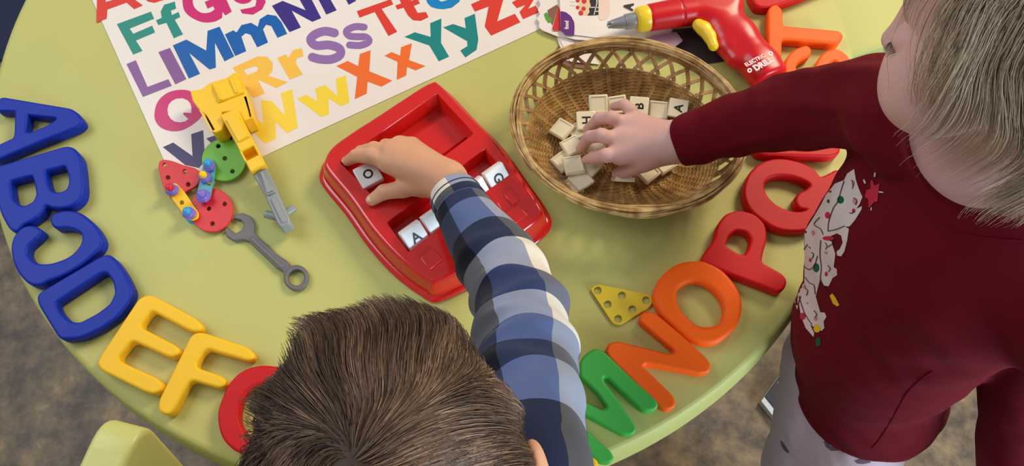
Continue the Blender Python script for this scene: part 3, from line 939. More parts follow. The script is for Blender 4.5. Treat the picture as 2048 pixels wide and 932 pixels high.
# ================================================================= bolted construction pieces
def assembly():
    root = empty('construction_toy', P(400, 380, 0), 'perforated red and green plates bolted together with lilac nuts', 'construction toy')
    def plate(nm, mat, lp, holes, z0, z1, hr=13):
        v, f = curve_solid([loopw(px(lp, C8), (z0 + z1) / 2)] + [loopw(px(ringloop(x, y, hr, 18), C8), (z0 + z1) / 2) for x, y in holes], TT + z0, TT + z1, 0.0006, 2)
        mb = MB(); mb.add(v, f); o = mb.build(nm, M[mat], root); return o
    plate('teardrop_plate', 'plate', spline([(52, 155), (72, 120), (130, 125), (200, 150), (275, 172), (296, 215), (272, 270), (205, 305), (145, 335), (98, 312), (70, 245)], 4), [(88, 150), (205, 187), (107, 222), (225, 262)], 0.0060, 0.0095)['label'] = 'red teardrop plate'
    plate('round_plate', 'lime', ringloop(432, 118, 128, 48, 122), [(400, 38), (438, 110), (482, 185)], 0.0045, 0.0078)['label'] = 'green round plate'
    plate('round_plate', 'plate', ringloop(360, 410, 126, 48, 127), [(345, 402), (437, 375), (366, 490)], 0.0045, 0.0078)['label'] = 'red round plate'
    plate('strip_plate', 'yellow', fillet([(95, 280), (150, 250), (200, 300), (285, 425), (283, 455), (248, 472), (215, 458), (130, 345)], 14), [(187, 367)], 0.0085, 0.0115)['label'] = 'yellow strip plate'
    plate('strip_plate', 'teal', fillet([(320, 105), (365, 110), (385, 150), (372, 240), (350, 345), (300, 350), (275, 310), (300, 200)], 12), [(345, 255)], 0.0098, 0.0128)['label'] = 'teal strip plate'
    for (nx, ny, nr, bx, by, bm_, z) in ((345, 150, 38, 340, 125, 'skyblue', 0.013), (318, 215, 41, 313, 190, 'yellow', 0.013), (125, 288, 42, 112, 268, 'plate', 0.0117), (308, 325, 46, 300, 292, 'purple', 0.013), (226, 425, 42, 214, 403, 'skyblue', 0.0117)):
        c = P(*px([(nx, ny)], C8)[0], z + 0.004)
        r = nr / 2.912 * 0.00060
        a0 = random.random()
        hexa = [(c.x + r * math.cos(a0 + k * math.pi / 3), c.y + r * math.sin(a0 + k * math.pi / 3)) for k in range(6)]
        v, f = curve_solid([fillet(hexa, 0.0012, 3)], TT + z, TT + z + 0.0055, 0.0012, 2)
        mb = MB(); mb.add(v, f)
        v, f = lathe((c.x, c.y, TT + z + 0.005), (c.x, c.y, 9), [(0, r * 0.80), (0.0022, r * 0.76), (0.003, r * 0.66)], 24); mb.add(v, f)
        n = mb.build('nut', M['purple'], root)
        mb = MB()
        rb = r * 0.54
        prof = [(0, rb), (z + 0.011, rb)] + [(z + 0.011 + 0.0034 * math.sin(t * math.pi / 12), rb * math.cos(t * math.pi / 12.6)) for t in range(1, 7)]
        v, f = lathe((c.x, c.y, TT + 0.0005), (c.x, c.y, 9), prof, 20); mb.add(v, f)
        v, f = lathe((c.x, c.y, TT + 0.0003), (c.x, c.y, 9), [(0, r * 0.9), (0.003, r * 0.9), (0.004, r * 0.7)], 20); mb.add(v, f)
        mb.build('bolt', M[bm_], root)
assembly()

# ================================================================= toy hammer
def hammer():
    T = (340, 120, 2.589)
    root = empty('toy_hammer', P(480, 300, 0), 'yellow plastic toy hammer with a grey grip end lying across the poster', 'toy hammer')
    mb = MB()
    # head: a block with stepped edges, two side slots and a raised rib across the top
    Th = (140, 100, 4.088)
    body = px([(985, 340), (1080, 325), (1150, 272), (1290, 230), (1330, 195), (1378, 187), (1440, 330), (1500, 560), (1425, 588), (1370, 500), (1240, 515), (1262, 610), (1245, 660), (1190, 682), (1165, 675), (1090, 530), (1005, 420)], Th)
    slot1 = px([(1085, 520), (1120, 540), (1185, 655), (1168, 662)], Th)
    slot2 = px([(1436, 395), (1450, 392), (1490, 545), (1470, 552)], Th)
    v, f = curve_solid([loopw(fillet(body, 2.5), 0.030), loopw(slot1, 0.030), loopw(slot2, 0.030)], TT + 0.002, TT + 0.032, 0.0015, 3); mb.add(v, f)
    v, f = curve_solid([loopw(fillet(px([(1158, 280), (1290, 240), (1330, 205), (1372, 200), (1400, 270), (1420, 350), (1210, 430)], Th), 2), 0.034)], TT + 0.030, TT + 0.0345, 0.0016, 2); mb.add(v, f)
    v, f = curve_solid([loopw(fillet(px([(1170, 300), (1190, 292), (1240, 400), (1222, 410)], Th), 2), 0.036)], TT + 0.033, TT + 0.0365, 0.0012, 2); mb.add(v, f)
    v, f = curve_solid([loopw(fillet(px([(1298, 238), (1322, 212), (1372, 345), (1350, 355)], Th), 2), 0.036)], TT + 0.033, TT + 0.0365, 0.0012, 2); mb.add(v, f)
    mb.build('head', M['hammer'], root)
    # handle beam: two rails, cross bars
    mb = MB()
    beam = px([(262, 292), (352, 255), (418, 390), (445, 440), (498, 545), (422, 588), (376, 500), (340, 430)], T)
    win = px([(376, 480), (436, 452), (460, 498), (400, 528)], T)
    v, f = curve_solid([loopw(fillet(beam, 3), 0.034), loopw(fillet(win, 2), 0.034)], TT + 0.022, TT + 0.038, 0.002, 3); mb.add(v, f)
    base = px([(272, 300), (346, 268), (490, 545), (424, 580)], T)
    v, f = curve_solid([loopw(base, 0.022)], TT + 0.010, TT + 0.0235, 0.002, 2); mb.add(v, f)
    pad = px([(285, 310), (350, 285), (412, 395), (352, 425)], T)
    v, f = curve_solid([loopw(fillet(pad, 2), 0.04)], TT + 0.036, TT + 0.0405, 0.0015, 2); mb.add(v, f)
    mb.build('handle', M['hammer'], root)
    mb = MB()
    grip = px([(420, 582), (490, 545), (505, 562), (622, 822), (622, 848), (572, 866), (556, 850), (488, 700), (462, 650)], T)
    v, f = curve_solid([loopw(fillet(grip, 4, 3), 0.030)], TT + 0.008, TT + 0.030, 0.003, 3); mb.add(v, f)
    rid = px([(458, 582), (490, 570), (545, 680), (500, 700)], T)
    v, f = curve_solid([loopw(fillet(rid, 2), 0.033)], TT + 0.028, TT + 0.034, 0.002, 2); mb.add(v, f)
    rid2 = px([(520, 720), (545, 706), (608, 832), (580, 846)], T)
    v, f = curve_solid([loopw(fillet(rid2, 2), 0.031)], TT + 0.028, TT + 0.0318, 0.0012, 2); mb.add(v, f)
    g = mb.build('grip', M['handle'], root); g['label'] = 'light grey grip end'
    for a, b in (((530, 846), (505, 800)), ((600, 830), (635, 770))):
        pa = P(*px([(565, 815)], T)[0], 0.018); pb = P(*px([b], T)[0], 0.016)
        mb = MB(); v, f = lathe(pa, pb, [(0, 0.0052), ((pb - pa).length + 0.002, 0.0052), ((pb - pa).length + 0.003, 0.0042)], 16)
        mb.add(v, f); mb.build('pin', M['handle'], g)
hammer()

# ================================================================= red letter tray
def loft(mb, loops, mat=0, flip=False):
    """loops: list of (xy list, z) with equal counts"""
    n = len(loops[0][0]); v = []; f = []
    for l, z in loops: v += [(p[0], p[1], z) for p in l]
    for i in range(len(loops) - 1):
        for k in range(n):
            q = (i * n + k, i * n + (k + 1) % n, (i + 1) * n + (k + 1) % n, (i + 1) * n + k)
            f.append(tuple(reversed(q)) if flip else q)
    mb.add(v, f, mat)
def inset(l, d):
    n = len(l); out = []
    s = 1 if area2(l) > 0 else -1
    for i in range(n):
        a = Vector(l[i - 1]); b = Vector(l[(i + 1) % n]); t = (b - a).normalized()
        nn = Vector((-t.y, t.x)) * s
        out.append((l[i][0] + nn.x * d, l[i][1] + nn.y * d))
    return out
T1 = (620, 150, 2.027)
def tray():
    zt = 0.037
    root = empty('letter_tray', P(870, 380, 0), 'glossy red plastic tray with wells that hold white letter tiles', 'toy tray')
    corner = [(62, 332), (268, 166), (505, 26), (760, 270), (942, 548), (735, 728), (492, 842), (255, 632)]
    corner = [(58, 345), (90, 288), (180, 222), (268, 166), (380, 92), (488, 27), (530, 38), (640, 152), (750, 262), (850, 400), (938, 530), (932, 578), (835, 655), (735, 730), (520, 838), (468, 826), (360, 748), (255, 634), (160, 500), (66, 385)]
    cw_ = []
    for i in range(len(corner)):
        cw_.append(corner[i])
    top = loopw(spline(px(cw_, T1), 5), zt)
    # the mid-side points should stay smooth: smooth by averaging
    if area2(top) < 0: top = top[::-1]
    def ccw(l): return l if area2(l) > 0 else l[::-1]
    mb = MB()
    loft(mb, [(inset(top, -0.012), TT + 0.0005), (inset(top, -0.0125), TT + 0.004), (inset(top, -0.011), TT + 0.006), (inset(top, -0.006), TT + 0.0075), (inset(top, -0.0045), TT + 0.012),
              (inset(top, -0.001), TT + zt - 0.006), (inset(top, 0.0006), TT + zt - 0.0025), (inset(top, 0.0026), TT + zt - 0.0006), (inset(top, 0.005), TT + zt)])
    w1 = ccw(loopw(fillet(px([(118, 352), (515, 72), (665, 238), (285, 525)], T1), 5, 4), zt))
    w2 = ccw(loopw(fillet(px([(310, 598), (710, 297), (800, 405), (398, 720)], T1), 4, 4), zt))
    v, f = flat_poly([inset(top, 0.005), w1, w2], TT + zt); mb.add(v, f)
    for w, zf, ins in ((w1, 0.009, 0.0035), (w2, 0.016, 0.003)):
        lps = [(w, TT + zt), (inset(w, 0.0007), TT + zt - 0.0008), (inset(w, ins), TT + zf + 0.001), (inset(w, ins + 0.001), TT + zf)]
        loft(mb, lps)
        v, f = flat_poly([lps[-1][0]], TT + zf); mb.add(v, f)
    mb.build('tray_body', M['tray'], root)
    # raised ledge in the large well
    mb = MB()
    v, f = curve_solid([ccw(loopw(fillet(px([(405, 252), (556, 160), (636, 250), (470, 372)], T1), 3), 0.014))], TT + 0.008, TT + 0.014, 0.0012, 2); mb.add(v, f)
    mb.build('ledge', M['tray'], root)
    for q in ([(448, 745), (500, 705), (540, 748), (486, 792)], [(786, 490), (818, 462), (848, 508), (822, 532)], [(775, 575), (842, 530), (884, 572), (822, 612)], [(700, 540), (750, 500), (778, 545), (735, 580)]):
        v, f = curve_solid([ccw(loopw(px(q, T1), zt))], TT + zt - 0.003, TT + zt + 0.0022, 0.0008, 2)
        mb = MB(); mb.add(v, f); mb.build('tile_stop', M['tray'], root)
tray()

# ================================================================= letter tiles
def tile(loc, yaw, tilt_axis=None, tilt=0, size=0.0255, th=0.0075, ch=None, crot=0, mat='ivory', back=False, label='', group=None, cs=0.46):
    mb = MB()
    v, f = rbox(size, size, th, 0.0014, 2); mb.add(v, f, 0)
    if ch:
        tv, tf = text_geo(ch, size * cs, 0.028)
        mb.add([(x, y, th / 2 + 0.0002) for x, y, z in tv], tf, 1, Matrix.Rotation(R(crot), 4, 'Z'))
    if back:
        # hollow back: a raised rim around a sunken panel
        s = size / 2 - 0.0014; s2 = size / 2 - 0.0032
        o = [(-s, -s), (s, -s), (s, s), (-s, s)]; i_ = [(-s2, -s2), (s2, -s2), (s2, s2), (-s2, s2)]
        vv = [(x, y, th / 2 - 0.0002) for x, y in o] + [(x, y, th / 2 + 0.0011) for x, y in [(a * .97, b * .97) for a, b in o]] + [(x * 1.03, y * 1.03, th / 2 + 0.0011) for x, y in i_] + [(x, y, th / 2 + 0.0001) for x, y in i_]
        ff = []
        for L_ in range(3):
            for k in range(4): ff.append((L_ * 4 + k, L_ * 4 + (k + 1) % 4, L_ * 4 + 4 + (k + 1) % 4, L_ * 4 + 4 + k))
        mb.add(vv, ff, 0)
    o = mb.build('letter_tile', [M[mat], M['ink']], flat_angle=35)
    q = Quaternion((0, 0, 1), R(yaw))
    if tilt_axis is not None: q = Quaternion(Vector(tilt_axis), R(tilt)) @ q
    o.rotation_mode = 'QUATERNION'; o.rotation_quaternion = q
    o.location = loc
    return tag(o, label, 'letter tile', group)

cA = P(828, 470, 0.040); cG = P(993, 352, 0.040)
cd_ = (cG - cA).normalized(); cyaw = math.degrees(math.atan2(cd_.y, cd_.x))
for k, ch, cr, lab in ((0, 'A', 0, 'white tile with a black letter A standing in the tray slot'), (1, None, 0, 'plain white tile right of the A tile, half under the plaid cuff'),
                       (3, None, 0, 'plain white tile in the tray between the plaid cuff and the G tile'), (4, 'G', -90, 'white tile with a black letter G at the right end of the tray slot')):
    c = cA.lerp(cG, k / 4)
    tile(c + Vector((0, 0, -0.003)), cyaw, cd_, 46, 0.029, 0.011, ch, cr, 'whitetile', False, lab, 'tiles standing in the red tray', 0.46)
oc = P(737, 351, 0.036)
tile(oc, 33, (math.cos(R(33)), math.sin(R(33)), 0), 8, 0.029, 0.011, 'O', 20, 'whitetile', False, 'white tile with a black letter O pinched by the boy\'s fingers', 'tiles standing in the red tray', 0.42)

KT = (1080, 180, 4.2375)
bt = [  # crop x, y, h, yaw, tilt axis, tilt, letter, letter rotation, hollow back, label
    (185, 335, 0.021, -38, (0, 1, 0), -14, None, 0, True, 'blank ivory tile lying alone, leftmost in the basket'),
    (392, 262, 0.030, 4, (1, 0, 0), 14, 'H', 90, False, 'ivory tile in the basket whose black letter is half covered by the ring finger'),
    (495, 122, 0.026, 5, (1, 0, 0), 26, None, 0, True, 'blank ivory tile leaning on the far basket wall, left end of the far row'),
    (655, 130, 0.023, 10, (1, 0, 0), 22, None, 0, True, 'blank ivory tile behind the little finger in the far row of the basket'),
    (838, 140, 0.029, -3, (1, 0, 0), 20, 'B', 90, False, 'ivory tile with a black letter B in the far row of the basket'),
    (1003, 175, 0.020, -4, (1, 0, 0), 18, None, 0, True, 'blank ivory tile between the B tile and the A tile in the basket'),
    (1168, 158, 0.028, -8, (1, 0, 0), 18, 'A', 88, False, 'ivory tile with a black letter A in the basket beside the maroon cuff'),
    (272, 478, 0.022, -60, (0, 1, 0), -6, None, 0, True, 'blank ivory tile just left of the curled middle finger'),
    (195, 608, 0.0165, -48, (0, 1, 0), 0, None, 0, True, 'blank ivory tile partly under another, left side of the basket'),
    (283, 640, 0.0265, 14, (0, 1, 0), 3, None, 0, True, 'blank ivory tile lying on top of the left pile in the basket'),
    (425, 640, 0.018, 50, (0, 1, 0), 0, None, 0, True, 'blank ivory tile below the index fingertip in the basket'),
    (345, 765, 0.0205, 38, (1, 0, 0), -6, None, 0, False, 'plain ivory tile, upper one of the two nearest in the basket'),
    (265, 825, 0.0150, 24, (1, 0, 0), -14, None, 0, False, 'plain ivory tile, lowest and nearest in the basket'),
    (910, 700, 0.0150, 42, (1, 0, 0), 0, None, 0, True, 'blank ivory tile in shade right of the thumb'),
    (1050, 625, 0.0150, 36, (1, 0, 0), 0, None, 0, True, 'blank ivory tile in shade under the wrist'),
    (470, 490, 0.030, 20, (0, 1, 0), 20, None, 0, False, 'ivory tile held between the curled fingers'),
    (330, 350, 0.020, 30, (0, 1, 0), -10, None, 0, True, 'blank ivory tile under the ring and middle fingers'),
]
for (x, y, h, yaw, ax, ti, ch, cr, bk, lab) in bt:
    tile(P(*px([(x, y)], KT)[0], h), yaw, ax, ti, 0.0255, 0.0062, ch, cr, 'ivory', bk, lab, 'loose letter tiles in the basket')
tp = P(*px([(702, 758)], KT)[0], 0.019)
tile(tp, 8, (1, 0, 0), -62, 0.0255, 0.0062, None, 0, 'ivory', False, 'white-edged tile standing on edge beneath the thumb', 'loose letter tiles in the basket')

# ================================================================= wicker basket
def basket():
    HR = 0.070
    l, r_, t, b = P(1024, 250, HR), P(1492, 250, HR), P(1270, 80, HR), P(1246, 426, HR)
    cx_, cy_ = (l.x + r_.x) / 2, (t.y + b.y) / 2
    ax_, ay_ = (r_.x - l.x) / 2 - 0.003, (t.y - b.y) / 2 - 0.003
    root = empty('wicker_basket', (cx_, cy_, TT), 'shallow oval wicker basket holding ivory letter tiles', 'basket')
    rotz = R(-5)
    def pt(th, s, h, dr=0.0):
        x = math.cos(th) * (ax_ * s + dr); y = math.sin(th) * (ay_ * s + dr)
        return Vector((cx_ + x * math.cos(rotz) - y * math.sin(rotz), cy_ + x * math.sin(rotz) + y * math.cos(rotz), TT + h))
    def prof(u):  # u 0 = base centre, 1 = rim  -> (scale, height)
        ub = 0.42
        if u < ub: return (u / ub * 0.56, 0.0045)
        w = (u - ub) / (1 - ub)
        s = 0.56 + 0.44 * math.sin(w * math.pi / 2 * 0.92) / math.sin(math.pi / 2 * 0.92)
        return (s, 0.0045 + (HR - 0.0045) * (w ** 1.35))
    NST = 68
    # woven rows (u positions); the open band lies between 0.72 and 0.90
    def ring(u, rad, amp, ph, n=272):
        s, h = prof(u)
        s2, h2 = prof(min(1, u + 0.01)); 
        tan = Vector(((s2 - s) * ax_, h2 - h)).normalized()
        nx, nz = tan.y, -tan.x     # outward/down normal in the (radial, z) plane
        path = []
        for k in range(n):
            th = 2 * math.pi * k / n
            w = amp * math.cos(NST / 2 * th + ph)
            p = pt(th, s, h + abs(0) - nz * 0 , w * nx); p.z += w * nz
            path.append(p)
        return tube(path, rad, 5, closed=True)
    mb = MB()
    u = 0.05; i = 0
    while u < 0.735:
        n = 272 if u > 0.25 else 136
        v, f = ring(u, 0.00135, 0.0011 if u > 0.14 else 0.0004, math.pi * (i % 2), n)
        mb.add(v, f); i += 1
        s, h = prof(u)
        u += 0.0145 if u > 0.42 else 0.0170
    for u in (0.905, 0.918, 0.931, 0.944):
        v, f = ring(u, 0.00125, 0.0010, math.pi * (i % 2)); mb.add(v, f); i += 1
    mb.build('woven_body', M['cane'], root)
    # thin floor panel behind the base weave so that it reads closed
    mb = MB()
    def strip(path, w, th):
        """flat splint along a path; width tangential"""
        v = []; f = []
        n = len(path)
        for i in range(n):
            p = path[i]; d = (path[min(i + 1, n - 1)] - path[max(i - 1, 0)]).normalized()
            rad = Vector((p.x - cx_, p.y - cy_, 0)); 
            if rad.length < 1e-5: rad = Vector((1, 0, 0))
            side = d.cross(Vector((0, 0, 1)))
            if side.length < 0.05: side = Vector((-rad.y, rad.x, 0))
            side.normalize(); nn = d.cross(side).normalized()
            for a, bb in ((-1, -1), (1, -1), (1, 1), (-1, 1)): v.append(p + side * a * w / 2 + nn * bb * th / 2)
        for i in range(n - 1):
            for k in range(4): f.append((i * 4 + k, i * 4 + (k + 1) % 4, i * 4 + 4 + (k + 1) % 4, i * 4 + 4 + k))
        return v, f
    for k in range(NST):
        th = 2 * math.pi * (k + 0.5) / NST
        path = []
        for j in range(26):
            uu = 0.20 + (1.0 - 0.20) * j / 25
            s, h = prof(uu)
            # in the open band the stakes lean and cross their neighbours
            lean = 0
            if uu > 0.73: lean = (uu - 0.73) / 0.17 * (1.6 * 2 * math.pi / NST) * (1 if k % 2 else -1)
            if uu > 0.90: lean = (1.6 * 2 * math.pi / NST) * (1 if k % 2 else -1)
            dz = 0.0006 * (1 if k % 2 else -1)
            path.append(pt(th + lean, s, h + dz))
        wd = 0.0056
        v, f = strip(path, wd, 0.0008); mb.add(v, f)
        # a second splint beside each one
        path2 = [pt(math.atan2((q.y - cy_), (q.x - cx_)), 0, 0) for q in path[:0]]
    # base spokes and the closing disc
    for k in range(22):
        th = math.pi * k / 22
        path = [pt(th, s, 0.0034 + 0.0005 * (k % 2)) for s in (-0.34, -0.17, 0, 0.17, 0.34)]
        path = [Vector((cx_ + (q.x - cx_), cy_ + (q.y - cy_), q.z)) for q in path]
        v, f = strip(path, 0.0045, 0.0008); mb.add(v, f)
    mb.build('stakes', M['cane_flat'], root)
    mb = MB()
    lp = [tuple(pt(2 * math.pi * k / 96, 0.545, 0)[:2]) for k in range(96)]
    v, f = curve_solid([lp], TT + 0.0005, TT + 0.0030, 0.0008, 1); mb.add(v, f); mb.build('base_panel', M['cane_flat'], root)
    # rim: a bundle of long canes plus wrapping
    mb = MB()
    rr = np.random.default_rng(3)
    for k in range(17):
        a = 2 * math.pi * k / 17
        ro, zo = 0.0046 * math.cos(a), 0.0042 * math.sin(a)
        p1, p2, q1, q2 = rr.uniform(0, 6.28, 4)
        path = []
        for j in range(240):
            th = 2 * math.pi * j / 240
            path.append(pt(th, 1.0, HR - 0.001 + zo + 0.0016 * math.sin(3 * th + p1) + 0.0004 * math.sin(11 * th + p2), ro + 0.0015 * math.sin(4 * th + q1) + 0.0005 * math.sin(9 * th + q2)))
        v, f = tube(path, 0.0012 + 0.0003 * rr.random(), 6, closed=True); mb.add(v, f)
    mb.build('rim', M['cane_light'], root)
basket()

# ================================================================= cards
def cards():
    G = 'picture cards fanned out beyond the basket'
    wh = M['paper']
    Zc = (1060, 0, 7.765)
    def card(name, pts, z0, th, label, extra=(), mats=(), r=3, cat='card'):
        lp = loopw(fillet(pts, r), z0)
        if area2(lp) < 0: lp = lp[::-1]
        mb = MB(); v, f = curve_solid([lp], TT + z0, TT + z0 + th, min(0.0003, th * .4), 1); mb.add(v, f, 0)
        for mi, loops in extra:
            v, f = flat_poly([loopw(l, z0 + th) for l in loops], TT + z0 + th + 0.00015 + 0.0001 * mi); mb.add(v, f, mi)
        o = mb.build(name, [wh] + list(mats), smooth=False, origin=centre([(p[0], p[1], TT + z0) for p in lp]))
        return tag(o, label, cat, G)
    ink = M['ink']
    brown = plastic('card_brown', (132, 92, 66), var=0.1, bump=0); gr = plastic('card_green', (86, 154, 52), var=0.1, bump=0)
    redc = plastic('card_red', (206, 40, 44), var=0.03, bump=0); pur = plastic('card_purple', (98, 30, 118), var=0.03, bump=0)
    crm = plastic('cake_cream', (232, 196, 156), var=0.03, bump=0); choc = plastic('cake_chocolate', (36, 30, 30), var=0.03, bump=0)
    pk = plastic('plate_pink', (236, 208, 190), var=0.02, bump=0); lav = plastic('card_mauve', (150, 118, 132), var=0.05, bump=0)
    # brown card lowest
    card('brown_card', [(1113, 95), (1128, 88), (1180, 92), (1180, 140), (1118, 132)], 0.0005, 0.0012, 'brown card at the bottom of the fan, peeping out beside the basket rim', mats=())
    bpy.data.objects[[o.name for o in bpy.data.objects if o.name.startswith('brown_card')][0]].data.materials[0] = brown
    card('fanned_card', [(1108, 60), (1150, 60), (1200, 130), (1130, 122)], 0.0018, 0.0012, 'white card lowest of the whites, mostly under the others')
    card('fanned_card', [(1112, 66), (1135, 68), (1180, 128), (1140, 124), (1136, 112)], 0.0032, 0.0012, 'white card with a slanting edge running under the basket rim')
    sc_ = [(1118, -30), (1086, -28), (1080, -18), (1083, -8), (1076, 0), (1081, 10), (1075, 20), (1080, 30), (1073, 38), (1079, 46), (1077, 55), (1085, 62), (1100, 68), (1115, 74), (1140, 78), (1150, 40), (1150, -30)]
    card('scalloped_card', sc_, 0.0046, 0.0014, 'white card with a scalloped edge and a small brown and green picture', [(1, [px([(270, 160), (420, 70), (450, 130), (350, 400), (290, 300)], Zc)]), (2, [px([(215, 220), (260, 190), (290, 260), (345, 300), (330, 350), (285, 360), (240, 300)], Zc)])], (brown, gr))
    card('red_cornered_card', [(1104, 56), (1116, 14), (1160, 10), (1200, 40), (1160, 68), (1108, 62)], 0.0062, 0.0012, 'card with a red corner tab under the purple one', [(1, [fillet(px([(345, 450), (440, 90), (470, 170), (520, 480), (360, 478)], Zc), 2)])], (redc,))
    card('curved_card', [(1122, 40), (1160, 20), (1300, 30), (1340, 84), (1300, 102), (1240, 90), (1190, 82), (1150, 80), (1128, 74)], 0.0076, 0.0010, 'white card directly under the cake card, its curled edge showing')
    # cake card
    cake = [(3, [px(spline([(1020, -120), (1150, -100), (1215, 0), (1240, 120), (1215, 260), (1140, 310), (1070, 290), (1060, 0)], 3), Zc)]),
            (2, [px([(930, -60), (1130, -60), (1165, 0), (1160, 130), (1110, 225), (1010, 240), (890, 243), (925, 190), (915, 140), (945, 90), (925, 30)], Zc)]),
            (1, [px([(760, -60), (935, -60), (925, 30), (945, 90), (915, 140), (925, 190), (885, 243), (770, 230), (750, 130), (765, 60)], Zc)]),
            (4, [px(ringloop(840, 22, 38, 14), Zc)]), (4, [px(ringloop(832, 138, 34, 14), Zc)]), (4, [px(ringloop(790, 205, 38, 14), Zc)]), (4, [px(ringloop(740, 118, 28, 12), Zc)]), (4, [px(ringloop(740, 10, 30, 12), Zc)]),
            (5, [px([(1030, -60), (1048, -60), (1045, 60), (1020, 150), (1000, 238), (988, 238), (1010, 140), (1030, 60)], Zc)]), (5, [px([(930, 112), (1030, 112), (1100, 125), (1100, 135), (1030, 125), (930, 124)], Zc)]), (5, [px([(1015, 175), (1110, 172), (1110, 182), (1015, 188)], Zc)]),
            (1, [px([(620, 20), (700, 30), (700, 40), (620, 30)], Zc)]), (1, [px([(615, 78), (700, 88), (700, 98), (615, 90)], Zc)]),
            (6, [fillet(px([(470, 175), (560, 195), (640, 260), (685, 350), (690, 430), (685, 552), (535, 545), (475, 480)], Zc), 2)])]
    o = card('cake_card', [(1118, -40), (1120, 22), (1121, 60), (1128, 70), (1150, 71), (1225, 80), (1330, 92), (1352, 40), (1350, -40)], 0.0092, 0.0012, 'white picture card with a cake, a purple food tab and a letter A', cake, (crm, choc, pk, redc, M['paper'], pur))
    # writing on the tab and the printed A: same mesh objects, laid on the card
    def writing(s, c, z, size, ang, mat, bold):
        tv, tf = text_geo(s, size, bold)
        p = P(c[0], c[1], z)
        mt = Matrix.Translation(p) @ Matrix.Rotation(R(ang), 4, 'Z')
        return [mt @ Vector(q) for q in tv], tf
    for s, c, size, ang, mat, bold in (('food', (1133, 50), 0.0062, 90, wh, 0.04), ('A', (1257, 13), 0.0145, 82, ink, 0.05)):
        v, f = writing(s, c, 0.0116, size, ang, mat, bold)
        mb = MB(); mb.add(v, f); mb.build('printed_word', mat, o, smooth=False)
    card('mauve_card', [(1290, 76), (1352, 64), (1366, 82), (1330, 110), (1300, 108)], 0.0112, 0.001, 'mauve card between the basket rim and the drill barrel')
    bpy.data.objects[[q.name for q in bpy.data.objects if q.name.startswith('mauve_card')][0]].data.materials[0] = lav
    card('dark_piece', [(1345, 60), (1440, 50), (1462, 120), (1400, 130), (1352, 96)], 0.001, 0.0012, 'thin dark brown piece lying flat under the drill trigger')  # thin flat piece in one even dark brown below the trigger
    bpy.data.objects[[q.name for q in bpy.data.objects if q.name.startswith('dark_piece')][0]].data.materials[0] = M['dark']
cards()

